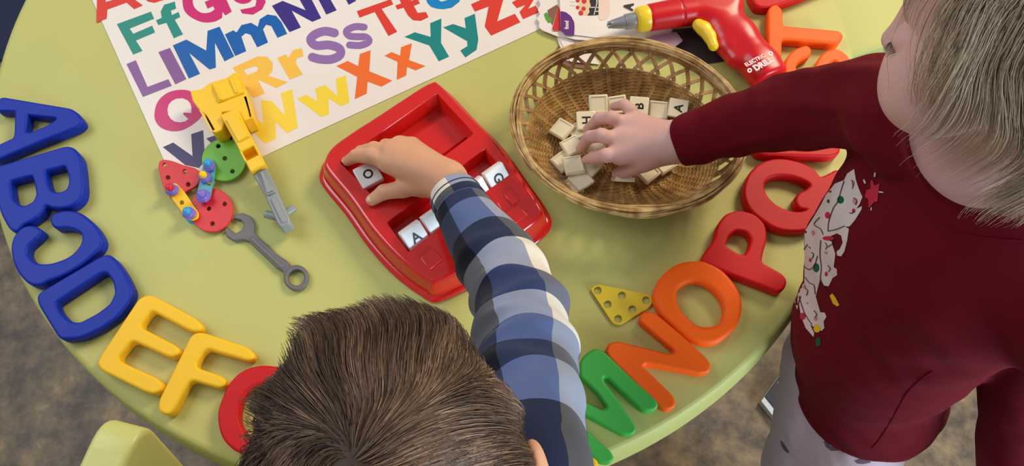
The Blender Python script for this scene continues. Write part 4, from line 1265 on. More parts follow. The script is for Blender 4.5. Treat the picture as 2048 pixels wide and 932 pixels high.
# ================================================================= toy drill
def drill():
    DZ = 0.031
    root = empty('toy_drill', P(1420, 70, 0), 'red toy electric drill with a grey chuck and yellow collar lying on its side', 'toy drill')
    tip = P(1216, 50, DZ); rear = P(1478, 4, DZ + 0.002)
    ax = (rear - tip).normalized()
    # chuck
    mb = MB()
    v, f = lathe(tip, rear, [(0.004, 0.0052), (0.006, 0.0062), (0.024, 0.0092), (0.0242, 0.0102), (0.026, 0.0110), (0.043, 0.0114), (0.046, 0.011)], 32); mb.add(v, f)
    u = ax.orthogonal().normalized(); w = ax.cross(u)
    for k in range(3):
        a = 2 * math.pi * k / 3 + 0.4
        o = (u * math.cos(a) + w * math.sin(a)) * 0.0028
        v, f = lathe(tip + o - ax * 0.001, tip + o + ax * 0.02, [(0, 0.0018), (0.001, 0.0026), (0.008, 0.0032)], 10); mb.add(v, f)
    mb.build('chuck', M['chuck'], root)
    mb = MB()
    v, f = lathe(tip + ax * 0.040, rear, [(0, 0.010), (0.0005, 0.0135), (0.0025, 0.0162), (0.006, 0.0176), (0.012, 0.0182), (0.018, 0.0178), (0.0215, 0.0162), (0.023, 0.013)], 36); mb.add(v, f)
    mb.build('collar', M['drillyellow'], root)
    a = np.array
    b0 = tip + ax * 0.058
    s0, s1 = a(b0), a(tip + ax * 0.082); s2 = a(tip + ax * 0.105); s3 = a(tip + ax * 0.175)
    g0 = a(P(1432, 22, 0.030)); g1 = a(P(1478, 70, 0.028)); g2 = a(P(1520, 130, 0.028)); g3 = a(P(1532, 148, 0.028))
    sp = a(P(1395, 40, 0.03)); 
    gax = (g3 - g1) / np.linalg.norm(g3 - g1)
    def F_(p):
        barrel = s_cone(p, s0 + a(ax) * 0.004, s3, 0.0190, 0.0225)
        cut = (s0 - p) @ a(ax)
        barrel = smax(barrel, cut, 0.004)
        groove = np.abs((p - s2) @ a(ax)) - 0.0009
        # flattened grip
        def flat(q, zc, k): r = q.copy(); r[:, 2] = (r[:, 2] - zc) / k + zc; return r
        pf = flat(p, TT + 0.030, 0.9)
        grip = s_cone(pf, g0, g1, 0.026, 0.0225)
        grip = smin(grip, s_cone(pf, g1, g2, 0.0225, 0.026), 0.012)
        grip = smin(grip, s_cone(pf, g2, g3, 0.026, 0.027), 0.008)
        endc = (p - g3) @ gax - 0.012
        grip = smax(grip, endc, 0.006)
        d = smin(barrel, grip, 0.016)
        # trigger guard: arc from the barrel's underside to the grip
        d = smin(d, s_chain(p, [a(P(1420, 40, 0.028)), a(P(1440, 66, 0.028)), a(P(1452, 92, 0.028)), a(P(1470, 118, 0.028))], [0.013, 0.0135, 0.0125, 0.013], 0.01), 0.014)
        d = smax(d, (p[:, 2] - (TT + 0.0510)), 0.004)
        d = smax(d, ((TT + 0.006) - p[:, 2]), 0.006)
        # seam and reinforcing ridges
        d = smax(d, -s_chain(p, [a(P(1392, 24, 0.052)), a(P(1420, 32, 0.052)), a(P(1440, 52, 0.052)), a(P(1456, 86, 0.052)), a(P(1468, 122, 0.052))], [0.0018, 0.0026, 0.0028, 0.0026, 0.0016], 0.002), 0.002)
        d = np.maximum(d, -(np.maximum(groove, np.abs(d) - 0.0012)))
        return d
    vs, fs = nets(F_, [min(s0[0], g3[0]) - 0.02, g3[1] - 0.06, TT - 0.0], [max(s3[0], g3[0]) + 0.06, s3[1] + 0.05, TT + 0.065], 0.0014)
    mesh_np('drill_body', vs, fs, M['drill'], root)
    # raised curved rib along the grip
    rib = [P(x, y, 0.052) for x, y in ((1404, 19), (1425, 24), (1447, 42), (1460, 66), (1468, 92))]
    # trigger
    tr = [a(P(x, y, 0.034)) for x, y in ((1397, 50), (1408, 58), (1419, 72), (1427, 92))]
    def T_(p): return smax(s_chain(p, tr, [0.0085, 0.0090, 0.0078, 0.0070], 0.006), p[:, 2] - (TT + 0.0445), 0.003)
    vs, fs = nets(T_, np.min(tr, 0) - 0.02, np.max(tr, 0) + 0.02, 0.001)
    mesh_np('trigger', vs, fs, M['drillyellow'], root)
    # writing on the grip
    ang = math.degrees(math.atan2(*(lambda d_: (d_.y, d_.x))(P(1545, 105, 0.05) - P(1485, 137, 0.05))))
    wm = plastic('white_print_paint', (246, 200, 200), rough=0.4, var=0, bump=0)
    Zd = (1460, 80, 10.36)
    zc = 0.0512
    mb = MB()
    for s, c, size, bold, sx in (('ELECTRIC', (520, 415), 0.0062, 0.03, 1.0), ('DRILL', (690, 490), 0.0095, 0.05, 1.0)):
        tv, tf = text_geo(s, size, bold)
        tv = np.array(tv); wdt = tv[:, 0].max() - tv[:, 0].min()
        want = {'ELECTRIC': 0.033, 'DRILL': 0.031}[s]
        p = P(*px([c], Zd)[0], zc)
        mt = Matrix.Translation(p) @ Matrix.Rotation(R(ang), 4, 'Z')
        mb.add([mt @ Vector((q[0] * want / wdt, q[1], 0)) for q in tv], tf)
    for c in ((840, 280), (408, 628)):
        q = px([c], Zd)[0]
        v, f = flat_poly([loopw(ringloop(q[0], q[1], 4.8, 20), zc), loopw(ringloop(q[0], q[1], 2.0, 14), zc)], TT + zc); mb.add(v, f)
    mb.build('printed_words', wm, root, smooth=False)['label'] = 'white lettering'
drill()

# ================================================================= people
A = lambda v: np.array(tuple(v))


def sleeve(path, radii, n_ring, n_side, folds, hook=0.0, ref=(0, 0, 1), flat=1.0):
    """open cloth tube along a path; returns verts, quads, uv.  folds(s, theta) -> radial displacement"""
    pts = np.array(spline([tuple(p) for p in path], 12, closed=False)) if False else None
    P3 = [np.array(p, float) for p in path]
    # catmull-rom in 3-D
    res, rr = [], []
    N = len(P3)
    for i in range(N - 1):
        p0, p1, p2, p3 = P3[max(i - 1, 0)], P3[i], P3[i + 1], P3[min(i + 2, N - 1)]
        r0, r1, r2, r3 = radii[max(i - 1, 0)], radii[i], radii[i + 1], radii[min(i + 2, N - 1)]
        for k in range(16):
            t = k / 16
            f_ = lambda a, b, c, d: 0.5 * (2 * b + (c - a) * t + (2 * a - 5 * b + 4 * c - d) * t * t + (3 * b - a - 3 * c + d) * t ** 3)
            res.append(f_(p0, p1, p2, p3)); rr.append(f_(r0, r1, r2, r3))
    res.append(P3[-1]); rr.append(radii[-1])
    res = np.array(res); rr = np.array(rr)
    s = np.concatenate([[0], np.cumsum(np.linalg.norm(np.diff(res, axis=0), axis=1))])
    S = np.linspace(0, s[-1], n_ring)
    c = np.stack([np.interp(S, s, res[:, k]) for k in range(3)], 1)
    r = np.interp(S, s, rr)
    d = np.gradient(c, axis=0); d /= np.linalg.norm(d, axis=1)[:, None]
    up = np.array(ref, float)
    u = np.cross(d, up); u /= np.linalg.norm(u, axis=1)[:, None]
    w = np.cross(u, d)
    th = np.linspace(0, 2 * np.pi, n_side + 1)          # seam at the underside
    TH, SS = np.meshgrid(th, S)
    rad = r[:, None] + folds(SS, TH)
    # theta = 0 points down (-w)
    v = c[:, None, :] + (u[:, None, :] * np.sin(TH)[..., None] - w[:, None, :] * np.cos(TH)[..., None] * flat) * rad[..., None]
    uv = np.stack([TH / (2 * np.pi) * 2 * np.pi * float(np.mean(r)), SS], -1)
    V = v.reshape(-1, 3); UV = uv.reshape(-1, 2)
    K = n_side + 1
    i, j = np.meshgrid(np.arange(n_ring - 1), np.arange(n_side), indexing='ij')
    q = np.stack([i * K + j, (i + 1) * K + j, (i + 1) * K + j + 1, i * K + j + 1], -1).reshape(-1, 4)
    return V, q, UV


def strands(roots, dirs, flow, steps, seg, radius, inside, cols, taper=0.35, sides=3):
    """grow hair strands; roots (N,3); flow(p, v, i) -> new unit direction; inside(p) pushes points out"""
    N = len(roots)
    p = roots.copy(); v = dirs.copy()
    path = [p.copy()]
    for i in range(steps):
        v = flow(p, v, i)
        v /= np.linalg.norm(v, axis=1)[:, None] + 1e-9
        p = p + v * seg[:, None]
        p = inside(p)
        path.append(p.copy())
    path = np.stack(path, 1)                              # N, S, 3
    S_ = path.shape[1]
    d = np.gradient(path, axis=1); d /= np.linalg.norm(d, axis=2)[..., None] + 1e-9
    a = np.cross(d, np.array([0.31, 0.52, 0.79])); a /= np.linalg.norm(a, axis=2)[..., None] + 1e-9
    b = np.cross(d, a)
    tt = np.linspace(0, 1, S_)
    rad = radius[:, None] * (1 - (1 - taper) * tt[None] ** 2)
    vs = []
    for k in range(sides):
        an = 2 * np.pi * k / sides
        vs.append(path + (a * np.cos(an) + b * np.sin(an)) * rad[..., None])
    V = np.stack(vs, 2)                                   # N,S,sides,3
    idx = np.arange(N * S_ * sides).reshape(N, S_, sides)
    q = []
    for k in range(sides):
        k2 = (k + 1) % sides
        q.append(np.stack([idx[:, :-1, k], idx[:, :-1, k2], idx[:, 1:, k2], idx[:, 1:, k]], -1).reshape(-1, 4))
    col = np.repeat(cols[:, None, :], S_ * sides, axis=1).reshape(-1, 4)
    return V.reshape(-1, 3), np.concatenate(q), col


def hair_cols(n, palette, jitter, rng):
    pal = np.array([srgb(*c) for c in palette])
    k = rng.integers(0, len(pal), n)
    c = pal[k].copy(); c[:, :3] *= (1 + rng.normal(0, jitter, (n, 1)))
    return np.clip(c, 0.002, 1)


# ----------------------------------------------------------------- the boy
def boy():
    hc = A(P(784, 945, 0.436))                      # head centre
    root = empty('person', (hc[0], hc[1] - 0.12, 0), 'person with short brown hair and blue plaid shirt reaching into the red tray', 'person')
    # head frame: looking down and towards the table
    fw = np.array([-0.17, 0.78, -0.60]); fw /= np.linalg.norm(fw)
    rt = np.cross(fw, np.array([0, 0, 1.0])); rt /= np.linalg.norm(rt); up = np.cross(rt, fw)
    Rh = np.stack([rt, fw, up], 1)
    H = lambda x, y, z: hc + rt * x + fw * y + up * z
    W = A(P(893, 362, 0.072))
    fore = [W, A(P(925, 430, 0.085)), A(P(985, 515, 0.115)), A(P(1030, 600, 0.155)), A(P(1045, 700, 0.20)), A(P(1062, 820, 0.26)), A(P(1078, 920, 0.305))]
    neck0, neck1 = H(0, -0.035, -0.045), np.array([-0.065, -0.03, TT + 0.33])
    K = {}
    K['i'] = [A(P(778, 326, 0.066)), A(P(742, 312, 0.066)), A(P(712, 312, 0.052)), A(P(695, 322, 0.038))]
    K['m'] = [A(P(782, 306, 0.068)), A(P(748, 298, 0.060)), A(P(722, 304, 0.044)), A(P(706, 316, 0.030))]
    K['r'] = [A(P(800, 292, 0.064)), A(P(772, 292, 0.050)), A(P(750, 304, 0.034)), A(P(738, 316, 0.022))]
    K['p'] = [A(P(824, 292, 0.058)), A(P(802, 300, 0.040)), A(P(784, 314, 0.026)), A(P(774, 324, 0.018))]
    K['t'] = [A(P(850, 368, 0.060)), A(P(805, 378, 0.054)), A(P(768, 384, 0.048)), A(P(744, 400, 0.042))]
    knob = {'i': (0.0105, 0.0095, 0.0082, 0.0066), 'm': (0.0105, 0.0093, 0.0080, 0.0066), 'r': (0.0100, 0.0088, 0.0074, 0.0062), 'p': (0.0092, 0.0076, 0.0064, 0.0056), 't': (0.0125, 0.0108, 0.0094, 0.0074)}

    def body(p):
        # head
        d = s_ell(p, H(0, -0.004, 0.008), (0.0715, 0.088, 0.078), Rh)
        d = smin(d, s_ell(p, H(0, 0.045, -0.040), (0.052, 0.048, 0.056), Rh), 0.03)
        d = smin(d, s_cone(p, H(0, 0.088, -0.018), H(0, 0.100, -0.036), 0.006, 0.0095), 0.012)
        for s in (-1, 1):
            d = smin(d, s_ell(p, H(s * 0.033, 0.070, -0.042), (0.022, 0.020, 0.024), Rh), 0.02)
            d = smax(d, -s_ell(p, H(s * 0.028, 0.094, -0.008), (0.013, 0.012, 0.010), Rh), 0.012)
            e = s_ell(p, H(s * 0.079, -0.008, -0.022), (0.0085, 0.019, 0.030), Rh)
            e = smax(e, -s_ell(p, H(s * 0.087, -0.002, -0.020), (0.006, 0.010, 0.018), Rh), 0.004)
            d = smin(d, e, 0.006)
        d = smin(d, s_cone(p, H(0, 0.086, -0.060), H(0, 0.084, -0.070), 0.010, 0.010), 0.012)
        d = smin(d, s_cone(p, neck0, neck1, 0.036, 0.040), 0.02)
        # trunk (inside the shirt)
        d = smin(d, s_ell(p, (-0.065, -0.05, TT + 0.20), (0.095, 0.065, 0.14)), 0.03)
        d = smin(d, s_ell(p, (-0.065, -0.09, TT + 0.02), (0.085, 0.07, 0.13)), 0.03)
        d = smin(d, s_cone(p, (-0.13, -0.03, TT + 0.285), (0.0, -0.02, TT + 0.275), 0.036, 0.034), 0.02)
        # right arm
        d = smin(d, s_chain(p, [np.array([0.0, -0.02, TT + 0.285])] + fore[::-1], [0.034, 0.027, 0.027, 0.027, 0.0265, 0.0255, 0.024, 0.0225], 0.006), 0.008)
        # left arm hanging down to the lap
        d = smin(d, s_chain(p, [np.array(q) for q in ((-0.13, -0.03, TT + 0.285), (-0.185, -0.06, TT + 0.12), (-0.15, 0.02, TT - 0.06), (-0.12, 0.04, TT - 0.10))], [0.036, 0.030, 0.022, 0.024], 0.006), 0.008)
        # right hand
        for a, b, r1, r2 in ((W, K['i'][0], 0.0225, 0.0135), (W, K['m'][0], 0.0225, 0.0140), (W, K['r'][0], 0.0215, 0.0130), (W, K['p'][0], 0.0205, 0.0115), (W, K['t'][0], 0.0215, 0.0165)):
            d = smin(d, s_cone(p, a, b, r1, r2), 0.008)
        d = smin(d, s_cone(p, A(P(800, 312, 0.062)), A(P(846, 340, 0.064)), 0.0165, 0.0205), 0.010)
        for k in ('i', 'm', 'r', 'p', 't'):
            d = smin(d, s_chain(p, K[k], knob[k], 0.0025), 0.0038 if k != 't' else 0.007)
        # nails: shallow beds on the thumb and index tips
        return d
    vs, fs = nets(body, [-0.30, -0.28, TT - 0.20], [0.17, 0.56, TT + 0.60], 0.0017)
    mesh_np('body', vs, fs, M['skin_boy'], root)
    # thumb nail and index nail
    for kk, off in (('t', 0.0072), ('i', 0.0062)):
        tip = K[kk][-1]; dr = K[kk][-1] - K[kk][-2]; dr /= np.linalg.norm(dr)
        upv = np.array([0, 0, 1.0]) - dr * dr[2]; upv /= np.linalg.norm(upv); sd = np.cross(dr, upv)
        Rn = np.stack([dr, sd, upv], 1)
        v, f = nets(lambda p: s_ell(p, tip + upv * (off - 0.0012) + dr * 0.001, (0.0048, 0.0040, 0.0016), Rn), tip - 0.014, tip + 0.014, 0.0005)
        mesh_np('fingernail', v, f, plastic('nail_pink', (232, 176, 150), rough=0.35, bump=0, sss=0.2), root)

    # --- plaid shirt: sleeve + trunk
    path = [P(904, 382, 0.076), P(920, 408, 0.082), P(942, 446, 0.094), P(985, 510, 0.118), P(1022, 570, 0.150), P(1041, 630, 0.182), P(1051, 690, 0.205), P(1056, 760, 0.238), P(1066, 830, 0.270), P(1077, 905, 0.298), P(1080, 965, 0.308), Vector((0.012, 0.018, TT + 0.302)), Vector((-0.03, -0.01, TT + 0.29))]
    wpx = [54, 57, 66, 84, 88, 96, 102, 106, 106, 104, 104, 106, 108]
    radii = []
    for q, w_ in zip(path, wpx):
        dist = (q - Vector((0, 0, TT + HC))).length
        radii.append(w_ * dist / FPX * 0.93)
    rng = np.random.default_rng(5)

    def folds(S, TH):
        g = np.zeros_like(S)
        ramp = np.clip((S - 0.05) / 0.10, 0, 1)
        for (s0, ph, amp, wd, sl) in ((0.13, 2.0, 0.0035, 0.012, 0.012), (0.175, 3.3, 0.0055, 0.012, -0.010), (0.205, 2.4, 0.0050, 0.010, 0.016), (0.240, 3.6, 0.0068, 0.011, -0.012), (0.272, 2.7, 0.0060, 0.010, 0.012), (0.30, 3.5, 0.0055, 0.010, -0.014), (0.345, 2.9, 0.0040, 0.012, 0.02), (0.38, 3.4, 0.0030, 0.012, -0.01)):
            cs = s0 + sl * np.sin(TH - ph)
            g += 0.8 * amp * np.exp(-((S - cs) / wd) ** 2) * (0.35 + 0.65 * np.cos((TH - ph) * 0.5) ** 2)
        g += 0.0012 * np.sin(TH * 3 + S * 60) * ramp + 0.0008 * np.sin(TH * 5 - S * 90) * ramp
        g += np.where(S < 0.030, 0.0012, 0) * np.exp(-((S - 0.028) / 0.02) ** 2)
        g -= 0.0022 * np.exp(-(S / 0.003) ** 2)
        return g
    V, q, UV = sleeve(path, radii, 300, 120, folds)
    # the cuff is a separate piece of cloth cut the other way round
    cuff = UV[:, 1] < 0.034
    UV[cuff, 0] = 0.262 - UV[cuff, 0]
    UV[cuff, 1] = 0.175 - UV[cuff, 1] * 1.05
    # trunk of the shirt
    def trunk(p):
        d = s_ell(p, (-0.065, -0.05, TT + 0.20), (0.108, 0.078, 0.15))
        d = smin(d, s_ell(p, (-0.065, -0.09, TT + 0.0), (0.10, 0.085, 0.15)), 0.03)
        d = smin(d, s_cone(p, (-0.13, -0.03, TT + 0.285), (0.004, -0.012, TT + 0.283), 0.047, 0.045), 0.02)
        d = smin(d, s_chain(p, [np.array(q) for q in ((-0.13, -0.03, TT + 0.285), (-0.185, -0.06, TT + 0.12), (-0.155, 0.01, TT - 0.05))], [0.046, 0.040, 0.031], 0.006), 0.01)
        d = d + fold(p, 0.0012, 60, 3)
        return smax(d, -s_cone(p, neck0, neck1 + np.array([0, 0, 0.01]), 0.041, 0.045), 0.004)
    v2, f2 = nets(trunk, [-0.28, -0.26, TT - 0.18], [0.10, 0.10, TT + 0.40], 0.004)
    uv2 = np.stack([v2[:, 0] + v2[:, 1] * 0.3, v2[:, 2]], 1)
    sh = mesh_np('plaid_shirt', np.concatenate([V, v2]), np.concatenate([q, f2 + len(V)]), M['plaid'], root, uv=np.concatenate([UV, uv2]))
    # turned-in cuff edge
    K1 = 121
    ring0 = V[:K1]; cc = ring0.mean(0); dd = A(path[1]) - A(path[0]); dd /= np.linalg.norm(dd)
    inner = cc + (ring0 - cc) * 0.93 + dd * 0.012; edge = cc + (ring0 - cc) * 0.985 - dd * 0.0006
    vv = np.concatenate([ring0, edge, inner]); i = np.arange(K1 - 1)
    qq = np.concatenate([np.stack([i + 1, i, K1 + i, K1 + i + 1], 1), np.stack([K1 + i + 1, K1 + i, 2 * K1 + i, 2 * K1 + i + 1], 1)])
    mesh_np('cuff_hem', vv, qq, M['plaid'], sh, uv=np.tile([[0.1, 0.01]], (len(vv), 1)))
    # double row of stitching round the shoulder seam, one row at the cuff
    for s_i in (258, 270, 7):
        lp = V[s_i * K1:(s_i + 1) * K1]; cc = lp.mean(0)
        sl = [Vector(cc + (x - cc) * 1.012) for x in lp[:-1]]
        mb = MB(); v, f = tube(sl, 0.0006, 4, closed=True); mb.add(v, f); mb.build('stitching', M['stitch'], sh)

    # --- hair
    rng = np.random.default_rng(11)
    n = 26000
    dirs = rng.normal(size=(n * 3, 3)); dirs /= np.linalg.norm(dirs, axis=1)[:, None]
    keep = (dirs[:, 2] > -0.62) & ~((dirs[:, 1] > 0.60) & (dirs[:, 2] < 0.20))     # local: x right, y face, z crown
    keep &= ~((np.abs(dirs[:, 0]) > 0.86) & (dirs[:, 2] < -0.12) & (dirs[:, 1] > -0.4))
    dirs = dirs[keep][:n]
    n = len(dirs)
    rad = np.array([0.0715, 0.088, 0.078]) * 1.0
    base = H(0, -0.004, 0.008)
    roots = base + (dirs * rad) @ Rh.T
    nrm = (dirs / rad); nrm /= np.linalg.norm(nrm, axis=1)[:, None]; nrm = nrm @ Rh.T
    whorl = base + (np.array([-0.10, -0.60, 0.79]) * rad) @ Rh.T
    wn_ = A(whorl - base); wn_ /= np.linalg.norm(wn_)

    def tangent(p, v_):
        q = (p - base) @ Rh; g = q / rad ** 2; g /= np.linalg.norm(g, axis=1)[:, None] + 1e-9; g = g @ Rh.T
        return v_ - g * (v_ * g).sum(1)[:, None], g
    clump = rng.normal(size=(6, 3)) * 48

    def flow(p, v_, i):
        away = p - whorl; away /= np.linalg.norm(away, axis=1)[:, None] + 1e-6
        sw = np.cross(np.tile(wn_, (len(p), 1)), away)
        t = away + 1.0 * sw * np.exp(-np.linalg.norm(p - whorl, axis=1) / 0.06)[:, None]
        t, g = tangent(p, t)
        nz = np.stack([np.sin(p @ clump[k] + k) for k in range(3)], 1) + 0.7 * np.stack([np.sin(p @ clump[k] * 1.9 + k * 2) for k in range(3, 6)], 1)
        t = t / (np.linalg.norm(t, axis=1)[:, None] + 1e-6) + 0.34 * nz + g * (0.08 if i < 2 else -0.03) + rng.normal(0, 0.05, p.shape)
        return 0.45 * v_ + 0.55 * t

    def inside(p):
        q = (p - base) @ Rh / (rad * 1.02); k0 = np.linalg.norm(q, axis=1)
        s = np.where(k0 < 1, 1 / k0, 1.0)
        return base + (q * s[:, None] * (rad * 1.02)) @ Rh.T
    seg = rng.uniform(0.0022, 0.0042, n)
    cols = hair_cols(n, [(78, 58, 44), (94, 72, 55), (110, 86, 66), (86, 66, 50), (132, 106, 84), (66, 50, 40)], 0.12, rng)
    streak = np.clip(0.5 + 0.5 * np.sin(roots @ np.array([210.0, 60, 40]) + 2 * np.sin(roots @ np.array([50.0, 140, 90]))), 0, 1) ** 4
    cols[:, :3] = cols[:, :3] * (1 + np.array([0.75, 0.8, 0.9]) * streak[:, None])
    lift = rng.random(n) < 0.12
    V, q, c = strands(roots, nrm * np.where(lift, 0.8, 0.25)[:, None], flow, 7, seg, np.full(n, 0.00024), inside, cols)
    # scalp cap under the strands
    capf = lambda p: smax(s_ell(p, base, rad * 1.012, Rh), -((p - base) @ Rh[:, 2] + 0.55 * 0.078 - 0.9 * np.maximum((p - base) @ Rh[:, 1] - 0.03, 0)), 0.004)
    v2, f2 = nets(capf, base - 0.11, base + 0.11, 0.003)
    cc = np.tile(np.array(srgb(66, 48, 36)), (len(v2), 1))
    mesh_np('hair', np.concatenate([V, v2]), np.concatenate([q, f2 + len(V)]), M['hair_brown'], root, col=np.concatenate([c, cc]))
    # --- trousers, sitting
    def pants(p):
        d = s_ell(p, (-0.065, -0.11, TT - 0.16), (0.10, 0.10, 0.08))
        for s in (-1, 1):
            d = smin(d, s_chain(p, [np.array(q) for q in ((-0.065 + s * 0.055, -0.10, TT - 0.18), (-0.065 + s * 0.07, 0.10, TT - 0.20), (-0.065 + s * 0.07, 0.13, 0.06))], [0.065, 0.052, 0.034], 0.02), 0.03)
        return d
    v2, f2 = nets(pants, [-0.25, -0.24, 0.0], [0.12, 0.22, TT - 0.05], 0.005)
    mesh_np('trousers', v2, f2, M['denim'], root)
    for s in (-1, 1):
        x = -0.065 + s * 0.07
        v2, f2 = nets(lambda p: smax(smin(s_ell(p, (x, 0.175, 0.035), (0.034, 0.075, 0.032)), s_cone(p, (x, 0.13, 0.05), (x, 0.13, 0.075), 0.033, 0.032), 0.02), 0.002 - p[:, 2], 0.004), [x - 0.05, 0.06, -0.01], [x + 0.05, 0.27, 0.12], 0.004)
        mesh_np('shoe', v2, f2, M['dark'], root)
boy()

# seat the boy sits on
def stool():
    root = empty('stool', (-0.065, -0.11, 0), 'low lime plastic stool the boy sits on', 'stool')
    lp = fillet([(-0.18, -0.24), (0.05, -0.24), (0.05, 0.00), (-0.18, 0.00)], 0.04, 6)
    mb = MB(); v, f = curve_solid([lp], 0.245, 0.272, 0.008, 3); mb.add(v, f); mb.build('seat', M['chair'], root)
    for x in (-0.15, 0.02):
        for y in (-0.21, -0.03):
            mb = MB(); v, f = tube([(x * 1.05, y, 0), (x, y, 0.25)], [0.014, 0.018], 14); mb.add(v, f); mb.build('leg', M['chair'], root)
stool()

# ----------------------------------------------------------------- the girl
def girl():
    hc = A(P(2080, 20, 0.480))
    root = empty('person', (0.45, 0.22, 0), 'person with ash-blond hair and maroon cat-print top reaching into the wicker basket', 'person')
    ya, pi_, ro_ = R(30), R(-25), R(10)
    fw = np.array([-math.cos(ya) * math.cos(pi_), math.sin(ya) * math.cos(pi_), math.sin(pi_)])
    lf = np.cross(np.array([0, 0, 1.0]), fw); lf /= np.linalg.norm(lf)   # her left
    up = np.cross(fw, lf)
    lf, up = lf * math.cos(ro_) + up * math.sin(ro_), up * math.cos(ro_) - lf * math.sin(ro_)
    Rh = np.stack([fw, lf, up], 1)
    H = lambda x, y, z: hc + fw * x + lf * y + up * z
    SR, SL = np.array([0.345, 0.372, TT + 0.315]), np.array([0.475, 0.185, TT + 0.275])
    SM = (SR + SL) / 2
    arm = [SR, A(P(1742, 200, 0.272)), A(P(1650, 213, 0.215)), A(P(1560, 228, 0.165)), A(P(1460, 252, 0.122)), A(P(1395, 272, 0.098)), A(P(1352, 284, 0.084))]
    W = arm[-1]
    larm = [SL, A(P(2085, 640, 0.17)), A(P(2048, 780, 0.08)), A(P(2030, 900, 0.00)), A(P(2015, 1010, -0.06))]
    belly = np.array([0.425, 0.262, TT + 0.07]); pelvis = np.array([0.462, 0.225, TT - 0.055])
    G = lambda x, y, h: A(P(*px([(x, y)], KT)[0], h))
    K = {'p': [G(810, 262, 0.060), G(775, 175, 0.066), G(715, 125, 0.062), G(625, 140, 0.040)],
         'r': [G(720, 300, 0.062), G(610, 235, 0.072), G(500, 245, 0.060), G(400, 335, 0.036)],
         'm': [G(650, 425, 0.064), G(520, 385, 0.076), G(420, 400, 0.060), G(340, 495, 0.034)],
         'i': [G(680, 540, 0.062), G(560, 555, 0.066), G(455, 575, 0.050), G(395, 590, 0.034)],
         't': [G(880, 590, 0.058), G(800, 655, 0.046), G(720, 690, 0.036), G(650, 712, 0.028)]}
    kr = {'p': (0.0088, 0.0076, 0.0072, 0.0056), 'r': (0.0098, 0.0086, 0.0080, 0.0060), 'm': (0.0098, 0.0088, 0.0080, 0.0060), 'i': (0.0100, 0.0088, 0.0078, 0.0060), 't': (0.0115, 0.0098, 0.0088, 0.0068)}
    neckA, neckB = H(-0.025, 0, -0.055), A(P(1985, 300, 0.325))

    def trunk_skin(p):
        d = s_ell(p, SM + np.array([0.0, 0.0, -0.085]), (0.070, 0.095, 0.105), Rt)
        d = smin(d, s_ell(p, belly + np.array([0.01, 0, 0]), (0.075, 0.080, 0.10), Rt), 0.04)
        d = smin(d, s_cone(p, SR, SL, 0.034, 0.034), 0.02)
        return d
    ax_l = (SL - SR); ax_l[2] = 0; ax_l /= np.linalg.norm(ax_l); ax_f = np.array([-abs(ax_l[1]), -ax_l[0], 0]); ax_f = np.cross(ax_l, np.array([0, 0, 1.0]))
    if ax_f[0] > 0: ax_f = -ax_f
    Rt = np.stack([ax_f, ax_l, np.array([0, 0, 1.0])], 1)

    def body(p):
        d = s_ell(p, H(-0.010, 0, 0.014), (0.088, 0.072, 0.080), Rh)
        d = smin(d, s_ell(p, H(0.040, 0, -0.040), (0.046, 0.050, 0.056), Rh), 0.03)
        for s in (-1, 1):
            d = smin(d, s_ell(p, H(0.050, s * 0.033, -0.048), (0.036, 0.035, 0.037), Rh), 0.020)
            d = smax(d, -s_ell(p, H(0.086, s * 0.030, -0.012), (0.014, 0.016, 0.010), Rh), 0.012)
            d = smin(d, s_ell(p, H(0.072, s * 0.029, -0.013), (0.010, 0.012, 0.0085), Rh), 0.006)
            e = s_ell(p, H(-0.008, s * 0.078, -0.020), (0.018, 0.008, 0.028), Rh)
            e = smax(e, -s_ell(p, H(-0.003, s * 0.086, -0.020), (0.010, 0.005, 0.017), Rh), 0.004)
            d = smin(d, e, 0.006)
        d = smin(d, s_cone(p, H(0.078, 0, -0.014), H(0.089, 0, -0.034), 0.0060, 0.0080), 0.010)
        for s in (-1, 1): d = smin(d, s_ell(p, H(0.084, s * 0.007, -0.036), (0.006, 0.006, 0.005), Rh), 0.005)
        d = smin(d, s_cone(p, H(0.082, -0.012, -0.056), H(0.082, 0.012, -0.056), 0.0055, 0.0055), 0.008)
        d = smin(d, s_ell(p, H(0.066, 0, -0.082), (0.018, 0.020, 0.015), Rh), 0.018)
        d = smin(d, s_cone(p, neckA, neckB, 0.036, 0.042), 0.022)
        d = smin(d, trunk_skin(p), 0.025)
        d = smin(d, s_chain(p, arm, [0.036, 0.033, 0.030, 0.0285, 0.027, 0.0245, 0.0222], 0.006), 0.008)
        d = smin(d, s_chain(p, larm, [0.036, 0.033, 0.028, 0.024, 0.020], 0.006), 0.008)
        d = smin(d, s_ell(p, larm[-1] + np.array([0, -0.01, -0.05]), (0.018, 0.026, 0.04)), 0.012)
        # legs
        d = smin(d, s_ell(p, pelvis + np.array([-0.010, 0.004, 0]), (0.065, 0.065, 0.06), Rt), 0.03)
        for (hip, kn, an) in LEG: d = smin(d, s_chain(p, [hip, kn, an], [0.055, 0.040, 0.026], 0.02), 0.02)
        # hand
        for k, r1, r2 in (('p', 0.0205, 0.0120), ('r', 0.0215, 0.0138), ('m', 0.0222, 0.0144), ('i', 0.0225, 0.0145), ('t', 0.0225, 0.0160)):
            d = smin(d, s_cone(p, W, K[k][0], r1, r2), 0.008)
        for k in K: d = smin(d, s_chain(p, K[k], kr[k], 0.0025), 0.0035 if k != 't' else 0.006)
        return d
    LEG = [(pelvis + ax_l * -0.045 + np.array([-0.012, 0, -0.03]), np.array([0.440, 0.148, 0.27]), np.array([0.44, 0.055, 0.045])),
           (pelvis + ax_l * 0.015 + np.array([-0.01, 0, -0.03]), np.array([0.480, 0.085, 0.27]), np.array([0.50, -0.02, 0.045]))]
